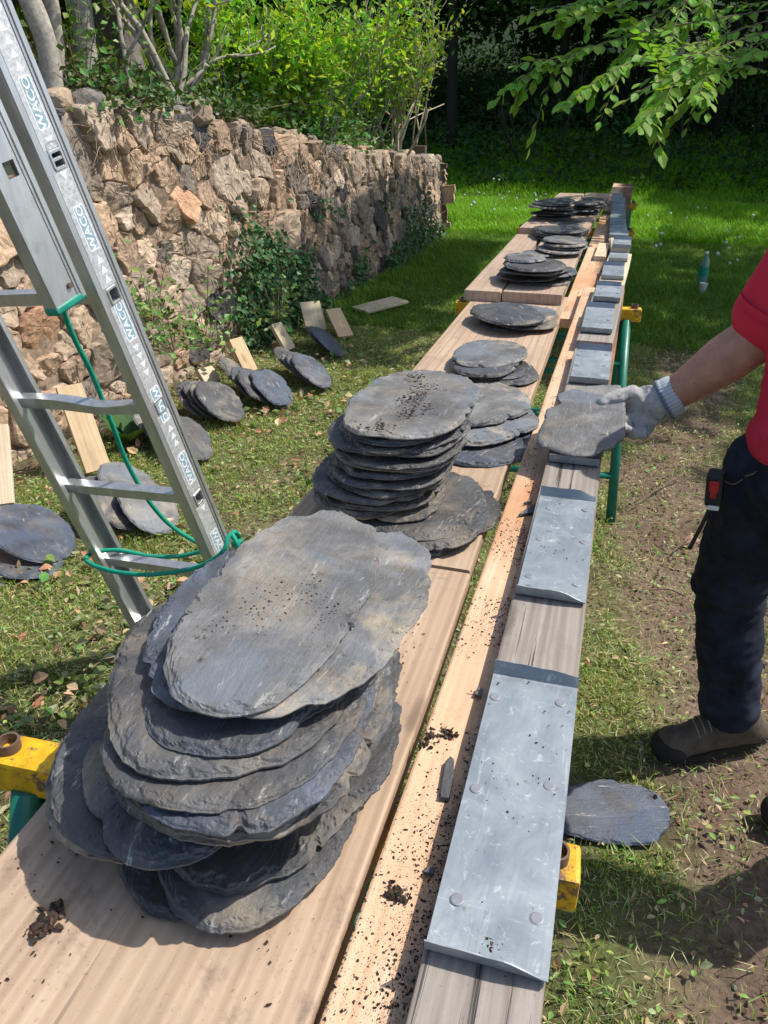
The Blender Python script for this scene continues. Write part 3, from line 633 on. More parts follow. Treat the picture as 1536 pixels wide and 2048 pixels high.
# ivy on the shaded wall face: leaves follow the stones
n = 26000; y = rng.uniform(4.7, 11.1, n); z = rng.random(n)**1.35*1.15*wtop(y)*.8
dens = sstep(.40, .62, n2(y*1.5, z*2.2, 91))*np.interp(y, [4.7, 5.4, 7.6, 9, 11], [.25, 1., .85, .35, .3])*(1-sstep(.42, .75, z/wtop(y)))
kq = rng.random(n) < dens; y, z = y[kq], z[kq]; n = len(y); P = np.stack([wface(y, z)+.10+.07*rng.random(n)+.16*np.clip(.25-z, 0, 1), y, z], -1)
D = rdir(n, .2)*.7+np.array([.2, 0, -.6]); L = .05*rng.uniform(.5, 1.25, n)
V, Fs, Cc = leafset(P, D, np.tile([1., -.2, .5], (n, 1))+rdir(n)*.6, L, L*.85, vary((.06, .13, .045), n, .4, .2), .2)
iv = mesh('foliage', V, Fs, M['leaf_thick'], None, False, Cc)
ivr = empty('ivy', (-2.35, 6.5, 0), 'dark ivy climbing the shaded middle of the stone wall', 'ivy'); iv.parent = ivr; iv.matrix_parent_inverse = Matrix.Translation((2.35, -6.5, 0))
# little weeds along the foot of the sunny wall, and a big-leaved dock
for k_, (px, py, lab) in enumerate([(285, 640, 'ivy tuft at the wall foot right of the ladder rail'), (330, 700, 'leafy weed tuft right of the ladder, left of the short wood block'), (395, 690, 'ivy tuft behind the short wood block'), (540, 640, 'ivy tuft between the narrow board and the square board')]):
    p = at_x(px, py, -2.42); clump('weed', (p[0]+.06, p[1], max(0, p[2])), lab, 'weed', 120, (.16, .3, .28), (.13, .22, .05), .045, 'weeds along the wall foot')
dock = empty('dock_plant', (-2.38, 3.33, 0), 'dock plant with broad green leaves beside the leaning tan board', 'plant')
P = np.zeros((9, 3))+rng.normal(size=(9, 3))*.03; P[:, 2] = .0; a = np.linspace(0, 6.28, 9, endpoint=False); D = np.stack([np.cos(a), np.sin(a)*.8, .55+.6*rng.random(9)], -1)
V, Fs, Cc = leafset(P, D, np.tile([0, 0, 1.], (9, 1)), rng.uniform(.2, .32, 9), rng.uniform(.10, .15, 9), vary((.06, .13, .035), 9, .2), .2, True); mesh('leaf', V, Fs, M['leaf_thick'], dock, False, Cc)
# stone slab post, boulder lintel and old grey trunks at the top left
def rough_box(name, c, sz, seed, colr, parent=None, rotz=0, amp=.03):
    bm = bmesh.new(); bmesh.ops.create_cube(bm, size=1); bmesh.ops.subdivide_edges(bm, edges=bm.edges[:], cuts=9, use_grid_fill=True); bm.verts.index_update()
    V = np.array([v.co[:] for v in bm.verts])*np.array(sz); F = [[v.index for v in f.verts] for f in bm.faces]; bm.free()
    V = V+(np.stack([fbm(V*7+seed*3+k_*9, seed) for k_ in range(3)], -1)-.5)*amp*2; ca, sa = math.cos(rotz), math.sin(rotz)
    V = np.stack([V[:, 0]*ca-V[:, 1]*sa, V[:, 0]*sa+V[:, 1]*ca, V[:, 2]], -1)
    return mesh(name, V, F, M['stone'], parent, False, np.tile(colr, (len(V), 1))*(.7+.6*fbm(V*8, seed+2)[:, None]), loc=c)
p = at_x(240, 118, -3.6)
tag(rough_box('stone_post', (p[0], p[1], p[2]+.22), (.24, .26, .62), 3, np.array([.20, .17, .17])), 'grey stone slab post standing on the earth bank at the top left', 'stone post')
tag(rough_box('stone_lintel', (p[0]-.05, p[1]-.45, p[2]+.62), (.5, 1.35, .22), 5, np.array([.22, .19, .13])), 'mossy stone slab lying across the stone post', 'stone slab')
tag(rough_box('recess_fill', (p[0]-.45, p[1]-.55, p[2]+.1), (.3, .9, .8), 6, np.array([.06, .052, .045])), 'dark block filling the shaded recess under the mossy slab', 'recess fill')  # added dark block, its colour stands in for the shade of the recess
for k_, (px, py, dx, rr, lab) in enumerate([(88, 140, -.22, .05, 'twisted grey trunk nearest the ladder at the top left'), (112, 140, .1, .035, 'slim grey trunk second from the ladder, at the top left'), (168, 120, .05, .055, 'pale peeling trunk just left of the stone post')]):
    b_ = onbank(px, py, -3.05-.1*k_); t_ = empty('tree', b_, lab, 'tree'); pts = spline([(0, 0, -.1), (.02, .03, .3), (dx*.5, .02, .8), (dx, .1, 1.5), (dx*1.3, .0, 2.6)], 8)
    V, F = tube(pts, np.linspace(rr*1.25, rr*.6, len(pts)), 12); V = V+(fbm(V*15, 3)-.5)[:, None]*.02; mesh('trunk', V, F, M['bark'], t_, True, np.tile((.34, .31, .26), (len(V), 1))*(.7+.6*fbm(V*12, 4)[:, None]))
    rg = np.random.default_rng(40+k_); S_, T_ = branching(rg, pts[-1], (dx, .0, 1), .8, rr*.5, 3, .6, .1); V, Fs, Cc = leaves_at(T_, 4, .07, .1, (.12, .22, .04)); mesh('crown', V, Fs, M['leaf'], t_, False, Cc); wood_part('limb', S_, (.3, .27, .22), t_)
# ------------------------------------------------------------------ the tree on the right: trunk out of frame, twigs hanging into view
def crown_pts(rg, centre, rad, n, clumps=60):
    c = rg.normal(size=(clumps, 3)); c /= np.linalg.norm(c, axis=1)[:, None]; c *= rg.random((clumps, 1))**.4; cs = c*np.array(rad)+np.array(centre)
    q = cs[rg.integers(clumps, size=n)]+rg.normal(size=(n, 3))*np.array(rad)*.16; return q
def big_tree(name, base, label, seed, H, rtr, crowns, leaf, nleaf, colr, barkc=(.12, .10, .08), cat='tree', group=None, twigs=None, lean=(0, 0)):
    rg = np.random.default_rng(seed); root = empty(name, (0, 0, 0), label, cat, group); base = np.array(base, float)
    pts = spline([base-[0, 0, .2], base+[lean[0]*.3, lean[1]*.3, H*.3], base+[lean[0], lean[1], H*.65], base+[lean[0]*1.2, lean[1]*1.2, H]], 6)
    S_ = [(pts, np.linspace(rtr*1.2, rtr*.3, len(pts)))]; Pl = []
    for (c, rad, fr) in crowns:
        q = crown_pts(rg, c, rad, int(nleaf*fr)); Pl.append(q)
        for j in range(5):
            e = q[rg.integers(len(q))]; k_ = pts[rg.integers(len(pts)//2, len(pts))]; md = (k_+e)/2+np.array([0, 0, .25]); S_.append((spline([k_, md, e], 5), np.linspace(rtr*.32, rtr*.08, 11)))
    P = np.concatenate(Pl); kx, ky = ground_xy(P); keep = rng.random(len(P)) > lit(kx, ky); P = P[keep]; n = len(P)  # crown shaped for its shade: leaves dropped where lit() wants sun
    L = leaf*rng.uniform(.6, 1.3, n); V, Fs, Cc = leafset(P, rdir(n, .4), np.tile([.2, .1, 1.], (n, 1))+rdir(n)*.5, L, L*rng.uniform(.5, .7, n), vary(colr, n, .3, .15))
    kx, ky = ground_xy(np.array([s_[0][-1] for s_ in S_])); lk = lit(kx, ky); S_ = [s_ for i, s_ in enumerate(S_) if i == 0 or lk[i] < .5]
    wood_part('trunk', S_[:1], barkc, root, 12); 
    if len(S_) > 1: wood_part('limb', S_[1:], barkc, root, 8)
    mesh('crown', V, Fs, M['leaf'], root, False, Cc); return root
hb = big_tree('hornbeam', (4.9, 8.6, 0), 'hornbeam reaching leafy twigs into the top right of the view', 21, 7.5, .16,
    [((4.6, 8.6, 5.4), (2.6, 2.6, 1.6), .28), ((2.6, 8.0, 5.6), (1.5, 3.0, 1.0), .22), ((3.9, 11.6, 6.), (2.4, 2.6, 1.6), .22), ((1.3, 10.4, 5.9), (1.9, 2.4, .8), .28)], .15, 42000, (.07, .15, .03))
tw = MB(); LV = []; LF = []; LC = []; off = 0
def twig(P3, n_side, size, colr, seed):
    global off
    rg = np.random.default_rng(seed); pts = spline(P3, 12); V, F = tube(pts, np.linspace(.006, .0015, len(pts)), 5); tw.add(V, F, (.12, .09, .06))
    T, _, _ = frames(pts); ts = np.linspace(.06, 1, n_side); idx = (ts*(len(pts)-1)).astype(int); sgn = np.where(np.arange(n_side) % 2, 1, -1)
    P = pts[idx]; side = np.cross(T[idx], [0, 0, 1.]); D = T[idx]*.75+side*sgn[:, None]*.8+np.array([0, 0, -.35])+rg.normal(size=(n_side, 3))*.18; D[-1] = T[idx][-1]
    U = np.tile([0., 0, 1.], (n_side, 1))+rg.normal(size=(n_side, 3))*.3; L = size*rg.uniform(.7, 1.15, n_side); V, Fs, Cc = leafset(P, D, U, L, L*.56, vary(colr, n_side, .25, .12), .22, True)
    LV.append(V); LF.append(Fs[0]+off); LC.append(Cc); off += len(V)
def dpt(px, py, d): q = ray(px, py); return CAM+q*d           # survey by depth along the view
TW = [([(1560, -60, 6.3), (1330, -5, 5.8), (1190, 25, 5.5), (1068, 55, 5.3)], 34), ([(1540, 20, 5.9), (1330, 55, 5.5), (1180, 95, 5.2), (1080, 135, 5.1), (1032, 168, 5.0)], 44), ([(1540, 40, 5.8), (1400, 85, 5.5), (1250, 130, 5.2), (1170, 180, 5.0), (1122, 214, 4.9)], 36),
      ([(1545, 60, 5.4), (1440, 95, 5.0), (1370, 140, 4.8), (1320, 200, 4.6), (1272, 252, 4.5)], 34), ([(1550, 100, 5.2), (1470, 120, 4.9), (1420, 150, 4.7), (1395, 190, 4.6)], 20), ([(1560, 0, 6.6), (1440, 20, 6.2), (1320, 60, 5.9), (1220, 70, 5.7)], 30),
      ([(1560, 150, 5.6), (1480, 130, 5.5), (1400, 125, 5.3), (1340, 150, 5.1), (1295, 210, 4.9)], 26), ([(1500, -40, 6.), (1400, -10, 5.7), (1300, 35, 5.5), (1235, 60, 5.3)], 26), ([(1560, 60, 6.4), (1500, 100, 6.), (1450, 110, 5.8), (1380, 90, 5.6)], 22), ([(1250, -40, 6.8), (1170, 0, 6.5), (1110, 20, 6.3)], 16)]
for i, (P_, k_) in enumerate(TW):
    P3 = [dpt(*q) for q in P_]; twig(P3, int(k_*1.5), .108, (.21, .38, .05), 300+i)
    rg = np.random.default_rng(500+i); pp = spline(P3, 12)
    for j in range(8):
        a = pp[rg.integers(4, len(pp)-6)]; dd = rg.normal(size=3)*.14; b_ = a+(pp[-1]-pp[0])/np.linalg.norm(pp[-1]-pp[0])*rg.uniform(.18, .35)+dd+np.array([0, 0, -.06]); twig([a, (a+b_)/2+np.array([0, 0, .02]), b_], 11, .10, (.20, .37, .05), 700+i*9+j)
tw.build('twig', M['bark'], hb, True, True)
mesh('leaf', np.concatenate(LV), np.concatenate(LF), M['leaf'], hb, False, np.concatenate(LC))
# ------------------------------------------------------------------ wood on the bank behind the meadow
labs = ['slender tree in the dark wood above the wall\'s far end', 'twin tree in the dark wood left of the planks\' far end', 'tree in the dark wood straight behind the planks', 'tree in the dark wood behind the hanging twigs', 'tree at the right edge of the dark wood', 'tree deep in the wood on the far left, above the sunny shrubs', 'tree high on the bank behind the planks', 'tree high on the bank at the right', 'tree on the bank left of the pale twigged bush']
spec = [(-3.6, 17.5), (-1.6, 19.0), (1.6, 18.4), (4.4, 17.6), (7.6, 18.6), (-8.2, 17.6), (2.6, 23.), (8.4, 24.), (-5.6, 20.5)]
for i, ((x, y), lab) in enumerate(zip(spec, labs)):
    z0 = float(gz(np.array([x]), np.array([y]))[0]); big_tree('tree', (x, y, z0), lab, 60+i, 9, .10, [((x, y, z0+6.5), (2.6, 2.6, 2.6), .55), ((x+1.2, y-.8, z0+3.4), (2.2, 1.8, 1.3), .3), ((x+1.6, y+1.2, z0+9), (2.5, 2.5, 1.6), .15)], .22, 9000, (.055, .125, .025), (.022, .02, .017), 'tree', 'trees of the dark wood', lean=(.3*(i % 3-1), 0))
# undergrowth: a thicket nobody could count
n = 70000; x = rng.uniform(-13, 12, n); y = rng.uniform(15.6, 27, n); cl = n2(x*.6, y*.6, 95); z = gz(x, y)+rng.random(n)**1.3*(.25+2.4*np.clip(cl-.3, 0, 1)*sstep(15.6, 18, y))
P = np.stack([x, y, z], -1); L = .12*rng.uniform(.5, 1.5, n)
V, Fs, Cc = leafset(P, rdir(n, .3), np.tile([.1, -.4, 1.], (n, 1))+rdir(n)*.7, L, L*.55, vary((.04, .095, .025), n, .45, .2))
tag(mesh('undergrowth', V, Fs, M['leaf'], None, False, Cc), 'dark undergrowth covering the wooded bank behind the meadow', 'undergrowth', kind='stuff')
for i_, (x_, y_) in enumerate([(-11.5, 21), (-8.5, 23.5), (-6, 24.5), (-3, 23.5), (0, 25), (3.5, 26), (6.5, 23), (10, 24.5), (13, 22), (-14, 25), (-1, 21.5), (5, 21)]):
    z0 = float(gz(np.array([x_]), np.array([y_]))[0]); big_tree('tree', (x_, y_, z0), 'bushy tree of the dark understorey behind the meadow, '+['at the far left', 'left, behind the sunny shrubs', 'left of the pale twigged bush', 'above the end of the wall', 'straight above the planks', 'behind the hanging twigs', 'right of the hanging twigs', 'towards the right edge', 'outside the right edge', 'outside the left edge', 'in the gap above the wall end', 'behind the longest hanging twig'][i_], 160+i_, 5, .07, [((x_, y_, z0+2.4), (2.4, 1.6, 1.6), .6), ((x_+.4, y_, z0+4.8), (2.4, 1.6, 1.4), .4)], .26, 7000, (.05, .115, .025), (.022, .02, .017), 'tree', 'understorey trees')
S_ = []
for i in range(70):
    x_ = rng.uniform(-9, 7); y_ = rng.uniform(16.2, 21); z_ = float(gz(np.array([x_]), np.array([y_]))[0]); rg = np.random.default_rng(900+i)
    branching(rg, (x_, y_, z_), (rg.normal()*.25, rg.normal()*.2, 1), rg.uniform(.9, 1.7), rg.uniform(.012, .03), 1, .35, .4, S_, [])
tag(wood_part('brushwood', S_, (.03, .027, .022), None, 5), 'thin dark stems of brushwood standing in the undergrowth', 'brushwood', kind='stuff')
# ================================================================== TRESTLES
def copy_tree(o, parent=None):
    c = o.copy(); col.objects.link(c)
    if parent is not None: c.parent = parent
    for ch in list(o.children): copy_tree(ch, c)
    return c
def make_trestle():
    t_ = empty('trestle', (0, 0, 0), 'x', 'trestle', 'trestles under the planks'); hl = .40
    b_ = MB(); b_.box((0, 0, .8325), (2*hl, .055, .055), bev=.006); b_.build('crossbar', M['yellow'], t_, False)
    for sx_ in (-1, 1):
        r_ = MB(); pts = np.array([(0, 0, .80), (0, 0, .876)]); V, F = tube(pts+np.array([sx_*(hl-.03), 0, 0]), .0155, 20, False); V2, F2 = tube(pts[::-1]+np.array([sx_*(hl-.03), 0, 0]), .0125, 20, False)
        r_.add(V, F); r_.add(V2, F2); ring = [(20+k, 20+(k+1) % 20, (k+1) % 20, k) for k in range(20)]
        a_ = np.linspace(0, 2*math.pi, 20, endpoint=False); o_ = [np.stack([np.cos(a_)*q+sx_*(hl-.03), np.sin(a_)*q, np.full(20, .876)], -1) for q in (.0125, .0155)]
        r_.add(np.vstack(o_), ring); r_.build('socket', M['steel'], t_, True)
        for sy in (-1, 1):
            l_ = MB(); l_.tube([(sx_*(hl-.06), sy*.02, .81), (sx_*(hl-.05), sy*.19, .40), (sx_*(hl-.045), sy*.36, .0)], .021, 14); l_.build('leg', M['green'], t_, True)
        g_ = MB(); g_.box((sx_*(hl-.10), -.005, .745), (.12, .012, .12), bev=.003); g_.build('gusset', M['green'], t_, False)
    for z_, sy in ((.64, -1), (.42, -1), (.19, -1), (.70, 1), (.52, 1), (.28, 1)):
        r_ = MB(); yy_ = sy*(.02+.34*(.81-z_)/.81); r_.tube([(-hl+.05, yy_, z_), (hl-.05, yy_, z_)], .0145, 12); r_.build('rung', M['green'], t_, True)
    return t_
TR = [(-.345, .625, .044, 'green and yellow trestle carrying the nearest ends of the planks'), (-.262, 3.465, .11, 'green and yellow trestle under the dark step between the two lengths of plank'), (-.30, 5.80, .06, 'green and yellow trestle third from the camera, under the far planks'), (-.285, 7.50, .04, 'green and yellow trestle at the far ends of the planks')]
tr0 = make_trestle()
for i, (x, y, rz, lab) in enumerate(TR):
    t_ = tr0 if i == 0 else copy_tree(tr0); t_.location = (x, y, 0); t_.rotation_euler = (0, 0, rz); t_['label'] = lab
# ================================================================== PLANKS
def board(name, p0, p1, width, thick, m, label, seed=0, cat='plank', group=None, roll=0, parent=None, wob=.0025, cuts=26, warp=.002):
    """long axis from p0 to p1 (top-surface centre line)"""
    p0 = np.array(p0, float); p1 = np.array(p1, float); L = np.linalg.norm(p1-p0); d = Vector((p1-p0)/L)
    bm = bmesh.new(); bmesh.ops.create_cube(bm, size=1)
    for v in bm.verts: v.co = Vector((v.co.x*width, v.co.y*L, v.co.z*thick-thick/2))
    ed = [e for e in bm.edges if abs((e.verts[0].co-e.verts[1].co).y) > L*.5]
    bmesh.ops.bevel(bm, geom=ed, offset=min(.004, thick*.12), segments=2, profile=.5, affect='EDGES')
    ed = [e for e in bm.edges if abs((e.verts[0].co-e.verts[1].co).y) > L*.5]
    bmesh.ops.subdivide_edges(bm, edges=ed, cuts=cuts); bm.verts.index_update()
    V = np.array([v.co[:] for v in bm.verts]); F = [[v.index for v in f.verts] for f in bm.faces]; bm.free()
    q = np.stack([np.sign(V[:, 0])*3+seed, V[:, 1]*3, V[:, 1]*0], -1)
    V[:, 0] += (fbm(q, seed)-.5)*2*wob*(np.abs(V[:, 0]) > width*.3); V[:, 2] += (fbm(np.stack([V[:, 0]*2, V[:, 1]*1.3, V[:, 0]*0+seed], -1), seed+1)-.5)*2*warp
    o = mesh(name, V, F, M[m], parent, False)
    yv = d; xv = yv.cross(Vector((0, 0, 1))).normalized(); zv = xv.cross(yv)
    Mx = Matrix((xv, yv, zv)).transposed().to_4x4() @ Matrix.Rotation(roll, 4, 'Y'); Mx.translation = Vector((p0+p1)/2); o.matrix_world = Mx
    if label: tag(o, label, cat, group)
    return o
def tab(x0, x1, y0, y1, z0, z1, thick, m, label, seed, dx=0, **k): return board('plank', ((x0+x1)/2, y0, z0), ((x0+x1)/2+dx, y1, z1), x1-x0, thick, m, label, seed, group='planks laid over the trestles', **k)
tab(-.582, -.181, -.25, 1.165, .90, .90, .040, 'plank', 'wide scaffold plank in the foreground under the nearest slate stack', 1, dx=.006)
tab(-.574, -.180, 1.175, 3.46, .90, .90, .040, 'plank', 'wide scaffold plank running from the second tall stack to the dark step', 2, dx=.004)
tab(-.598, -.444, 3.275, 5.86, .943, .905, .042, 'brown', 'narrow left plank of the middle pair, its dark end at the step', 3, dx=-.02)
tab(-.438, -.192, 3.29, 5.9, .943, .905, .042, 'brown', 'wider right plank of the middle pair, its dark end at the step', 4, dx=.004)
tab(-.60, -.385, 5.06, 7.55, .955, .92, .040, 'brown', 'left plank of the farthest pair', 5, dx=.04)
tab(-.38, -.18, 5.10, 7.62, .955, .92, .040, 'plank', 'right plank of the farthest pair', 6, dx=.05)
board('plank', (-.094, -.25, .895), (-.031, 3.50, .938), .170, .036, 'orange', 'pale orange pine plank sprinkled with soil, under the zinc strips', 7, group='planks laid over the trestles')
board('plank', (-.085, 3.08, .898), (-.024, 8.86, .900), .195, .036, 'orange', 'orange pine plank beyond, its end jutting out farthest to the back', 8, group='planks laid over the trestles')
def zt(y): return .895+.043*(y+.25)/3.75 if y < 3.5 else .90       # top of the pine planks
BT = .034
def batten(y0, y1, x0, x1, m, label, seed, th=BT, dx=0): return board('batten', ((x0+x1)/2, y0, zt(y0)+th+.001), ((x0+x1)/2+dx, y1, zt(min(y1, 3.49) if y0 < 3.5 else y1)+th+.001), x1-x0, th, m, label, seed, 'batten', 'grey battens under the zinc strips', wob=.002, cuts=14, warp=.001)
batten(-.25, 2.455, -.090, .026, 'grey', 'long cracked grey batten in the foreground', 11, dx=.002)
batten(2.545, 3.42, -.090, .026, 'grey', 'grey batten whose brown sawn end shows between two zinc strips', 12, dx=.026)
batten(3.52, 4.42, -.066, .048, 'cream', 'pale batten under the middle zinc strips', 13, dx=.03)
board('batten', (.018, 4.44, .958), (.0, 4.80, .956), .095, .055, 'cream', 'short raised block under the sideways shifted zinc strip', 14, 'batten', 'grey battens under the zinc strips', cuts=6)
batten(4.83, 7.16, -.055, .046, 'grey', 'dark grey batten under the row of bluish zinc strips at the back', 15, dx=-.035)
p = at_z(1208, 495, .93); board('wood_block', (-.082, 4.36, .925), (-.075, 4.80, .925), .062, .026, 'cream', 'small whitish wood block lying left of the zinc strips on the far plank', 16, 'wood block', cuts=4)
# ================================================================== ZINC STRIPS
def zinc(pn, pf, xl, xr, label, seed, zb, lip=.020, bluish=0):
    rg = np.random.default_rng(seed); y0, y1 = pn, pf; L = y1-y0; W = xr-xl; nu = 18; us = np.linspace(-.5, .5, nu)
    dr = 1. if seed < 202 else .12; dn_ = 1-.55*dr*sstep(.12, .5, us)*rg.uniform(.5, 1.2)-.12*rg.random()+.10*(fbm(np.c_[us*6, us*0, us*0+seed], 3)-.5); df = 1-.75*dr*sstep(.18, .5, us)*rg.uniform(.3, 1.2)+.15*(fbm(np.c_[us*6, us*0+5, us*0+seed], 4)-.5)
    rows = []
    for k_ in (1, .75, .45, .2, .05): rows.append((-L/2+.004-.004*k_, lip*k_*dn_))
    for q in np.linspace(-.5, .5, 15)[0:]: rows.append((q*(L-.016)+0*us, (fbm(np.c_[us*3, us*0+q*5, us*0+seed], 7)-.5)*.0025))
    for k_ in (.05, .2, .45, .75, 1): rows.append((L/2-.004+.006*k_, lip*k_*df))
    V = []
    for yv, zv in rows: V.append(np.stack([us*W, np.broadcast_to(yv, us.shape), np.broadcast_to(zv, us.shape)], -1))
    V = np.concatenate(V); nr = len(rows); ii = np.arange(nr*nu).reshape(nr, nu); F = np.stack([ii[:-1, :-1], ii[:-1, 1:], ii[1:, 1:], ii[1:, :-1]], -1).reshape(-1, 4)
    root = empty('zinc_strip', ((xl+xr)/2, (y0+y1)/2, zb+.003), label, 'zinc strip', 'zinc strips nailed to the battens')
    sh = mesh('sheet', V, F, M['zinc'], root, False); md = sh.modifiers.new('thickness', 'SOLIDIFY'); md.thickness = .0014; md.offset = 0
    for a in (-.36, .02, .38):
        for s_ in (-1, 1):
            n_ = MB(); jx, jy = s_*W*.34+rg.normal()*.004, a*L+rg.normal()*.008+s_*.006; n_.tube([(jx, jy, .0004), (jx, jy, .0016), (jx, jy, .0022)], [.0070, .0070, .0056], 14); n_.build('nail_head', M['zincnail'], root, False)
    return root
M['zincnail'] = plain('nail head', (.23, .24, .26), .6, .4, .3)
ZL = [((845, 1905), (1092, 1985), (990, 1345), (1157, 1375), 'widest and nearest zinc strip with six nail heads'), ((1027, 1195), (1168, 1215), (1082, 995), (1192, 1000), 'zinc strip second from the camera, beyond the first bare batten'), ((1095, 930), (1197, 937), (1125, 815), (1210, 815), 'zinc strip lying in the shadow under the held slate'),
      ((1140, 772), (1215, 772), (1150, 700), (1225, 702), 'zinc strip just beyond the gloved hand, in front of the brown sawn batten end'), ((1158, 668), (1220, 670), (1175, 615), (1232, 617), 'zinc strip just behind the brown sawn batten end'), ((1183, 605), (1238, 607), (1195, 572), (1243, 573), 'zinc strip beside the right end of the second yellow crossbar'),
      ((1198, 560), (1245, 561), (1210, 532), (1250, 533), 'bright zinc strip just past the end of the light orange plank'), ((1215, 524), (1254, 525), (1222, 503), (1256, 504), 'zinc strip in front of the sideways shifted one'), ((1225, 497), (1262, 497), (1226, 480), (1262, 481), 'zinc strip shifted sideways beside the small whitish block')]
ys = [477, 465, 455, 442, 426, 411.5, 400, 391]
far_l = ['bluish zinc strip right behind the sideways shifted one', 'bluish zinc strip second behind the sideways shifted one', 'bluish zinc strip third behind the sideways shifted one', 'bluish zinc strip fourth from the back end of the row', 'bluish zinc strip third from the back end of the row', 'bluish zinc strip second from the back end of the row', 'bluish zinc strip at the very back end of the row']
def onz(px, py, dz):
    z = .95
    for _ in range(4): q = at_z(px, py, z); z = zt(q[1])+dz
    return q
for i, (nl, nr_, fl, fr_, lab) in enumerate(ZL):
    dz = BT if i != 8 else .058; a = [onz(*q, dz) for q in (nl, nr_, fl, fr_)]; y0 = (a[0][1]+a[1][1])/2; y1 = (a[2][1]+a[3][1])/2; xl = (a[0][0]+a[2][0])/2; xr = (a[1][0]+a[3][0])/2
    zinc(y0, y1, xl, xr, lab, 200+i, zt((y0+y1)/2)+dz)
for i in range(7):
    q0, q1 = onz(1222, ys[i], BT), onz(1222, ys[i+1], BT); xl = -.055-.007*i; zinc(q0[1]+.015, q1[1]-.03, xl, xl+.108-.004*i, far_l[i], 220+i, zt(q0[1])+BT, lip=.018)
# ================================================================== SLATES
def slate_geo(seed, L, W, th, na, bw, egg=.10, warp=.004, head=1.):
    rg = np.random.default_rng(seed); a = np.linspace(0, 2*math.pi, na, endpoint=False); p_ = rg.uniform(2.05, 2.5)
    ca, sa = np.cos(a), np.sin(a); rho = (np.abs(ca/(W/2))**p_+np.abs(sa/(L/2))**p_)**(-1/p_)
    for k_ in range(2, 8): rho *= 1+rg.normal()*.015/k_**.35*np.cos(k_*a+rg.uniform(0, 6.28))
    c3 = np.stack([ca*3, sa*3, np.full(na, seed*1.7)], -1)
    jag = (fbm(c3*3.2, seed, 4)-.5); hd = sstep(.55, .95, sa)*head              # broken head end
    rho += jag*.009*(1+2.2*hd)+(fbm(c3*14, seed+1, 2)-.5)*.0022*(1+hd)
    for _ in range(rg.integers(2, 6)):
        c0 = rg.uniform(0, 6.28); dd = np.abs((a-c0+np.pi) % (2*np.pi)-np.pi); rho -= rg.uniform(.004, .012)*np.exp(-(dd/rg.uniform(.02, .12))**2)
    rs = np.concatenate([[.22, .42, .58, .69, .77], np.linspace(.82, 1, 24)])
    low = .6+.4*sstep(.5, -.3, sa)
    led = []
    for k_, (wk, bk) in enumerate(((.28, .30), (.26, .65), (.20, 1.15))):
        g = fbm(c3*(1.5+.7*k_)+k_*11, seed+5+k_, 4); g2 = fbm(c3*9+k_*5, seed+25+k_, 3)-.5
        led.append((wk, bw*bk*np.clip(3.4*(g-.36), .04, 1.5)*low*(1+.9*g2)+.0008))
    rows = []; hz = []
    for r_ in rs:
        x = r_*rho*ca*(1+egg*r_*sa); y = r_*rho*sa; d = (1-r_)*rho
        q = np.stack([x*70, y*70, np.full(na, seed*2.1)], -1); f = fbm(q, seed+6, 2)-.5; q2 = np.stack([x*140, y*140, np.full(na, seed*.7)], -1); f2 = vnoise(q2, seed+8)-.5
        h = th*.26; edge_ = 0
        for wk, b_ in led:
            t_ = sstep(-.0009, .0016, d-b_*(1+.55*f)); sl = np.clip(d/np.maximum(b_, .001), 0, 1); h = h+th*wk*(.84*t_+.16*np.minimum(sl, 1)); edge_ = np.maximum(edge_, 1-t_)
        h = h+f2*.0011*edge_*(r_ < .999)
        lo = (fbm(np.stack([x*7, y*7, np.full(na, seed)], -1), seed+9, 3)-.5); h = h+lo*warp*.5*(1-edge_)
        rows.append(np.stack([x, y, np.maximum(h, .0012)], -1)); hz.append(r_)
    bot = rows[-1].copy(); bot[:, 2] = 0; rows.append(bot)
    V = np.concatenate(rows+[np.array([[0, 0, th+.0]]), np.array([[0, 0, 0.]])])
    wv = (fbm(np.c_[V[:, 0]*3.2, V[:, 1]*3.2, np.full(len(V), seed*3.3)], seed+11, 2)-.5)*warp*2; V[:, 2] += wv
    nr = len(rows); ii = np.arange(nr*na).reshape(nr, na); jj = np.roll(ii, -1, 1)
    Q = np.stack([ii[:-1], ii[1:], jj[1:], jj[:-1]], -1).reshape(-1, 4); c_ = nr*na
    T1 = np.stack([np.full(na, c_), ii[0], jj[0]], -1); T2 = np.stack([np.full(na, c_+1), jj[-1], ii[-1]], -1)
    sm = np.concatenate([np.repeat(np.arange(nr-1) < 5, na), np.ones(na, bool), np.zeros(na, bool)])
    return V, [Q, T1, T2], sm
def slate(seed, L, W, th, loc, rot, label, group, m='slate', na=110, bw=.02, **k):
    V, F, sm = slate_geo(seed, L, W, th, na, bw, **k); o = mesh('slate', V, F, M[m], None, sm); o.location = loc; o.rotation_euler = rot
    return tag(o, label, 'slate', group)
ORD = ['top', 'second', 'third', 'fourth', 'fifth', 'sixth', 'seventh', 'eighth', 'ninth', 'tenth', 'eleventh', 'twelfth', 'thirteenth', 'fourteenth', 'fifteenth', 'sixteenth', 'seventeenth', 'eighteenth', 'nineteenth']
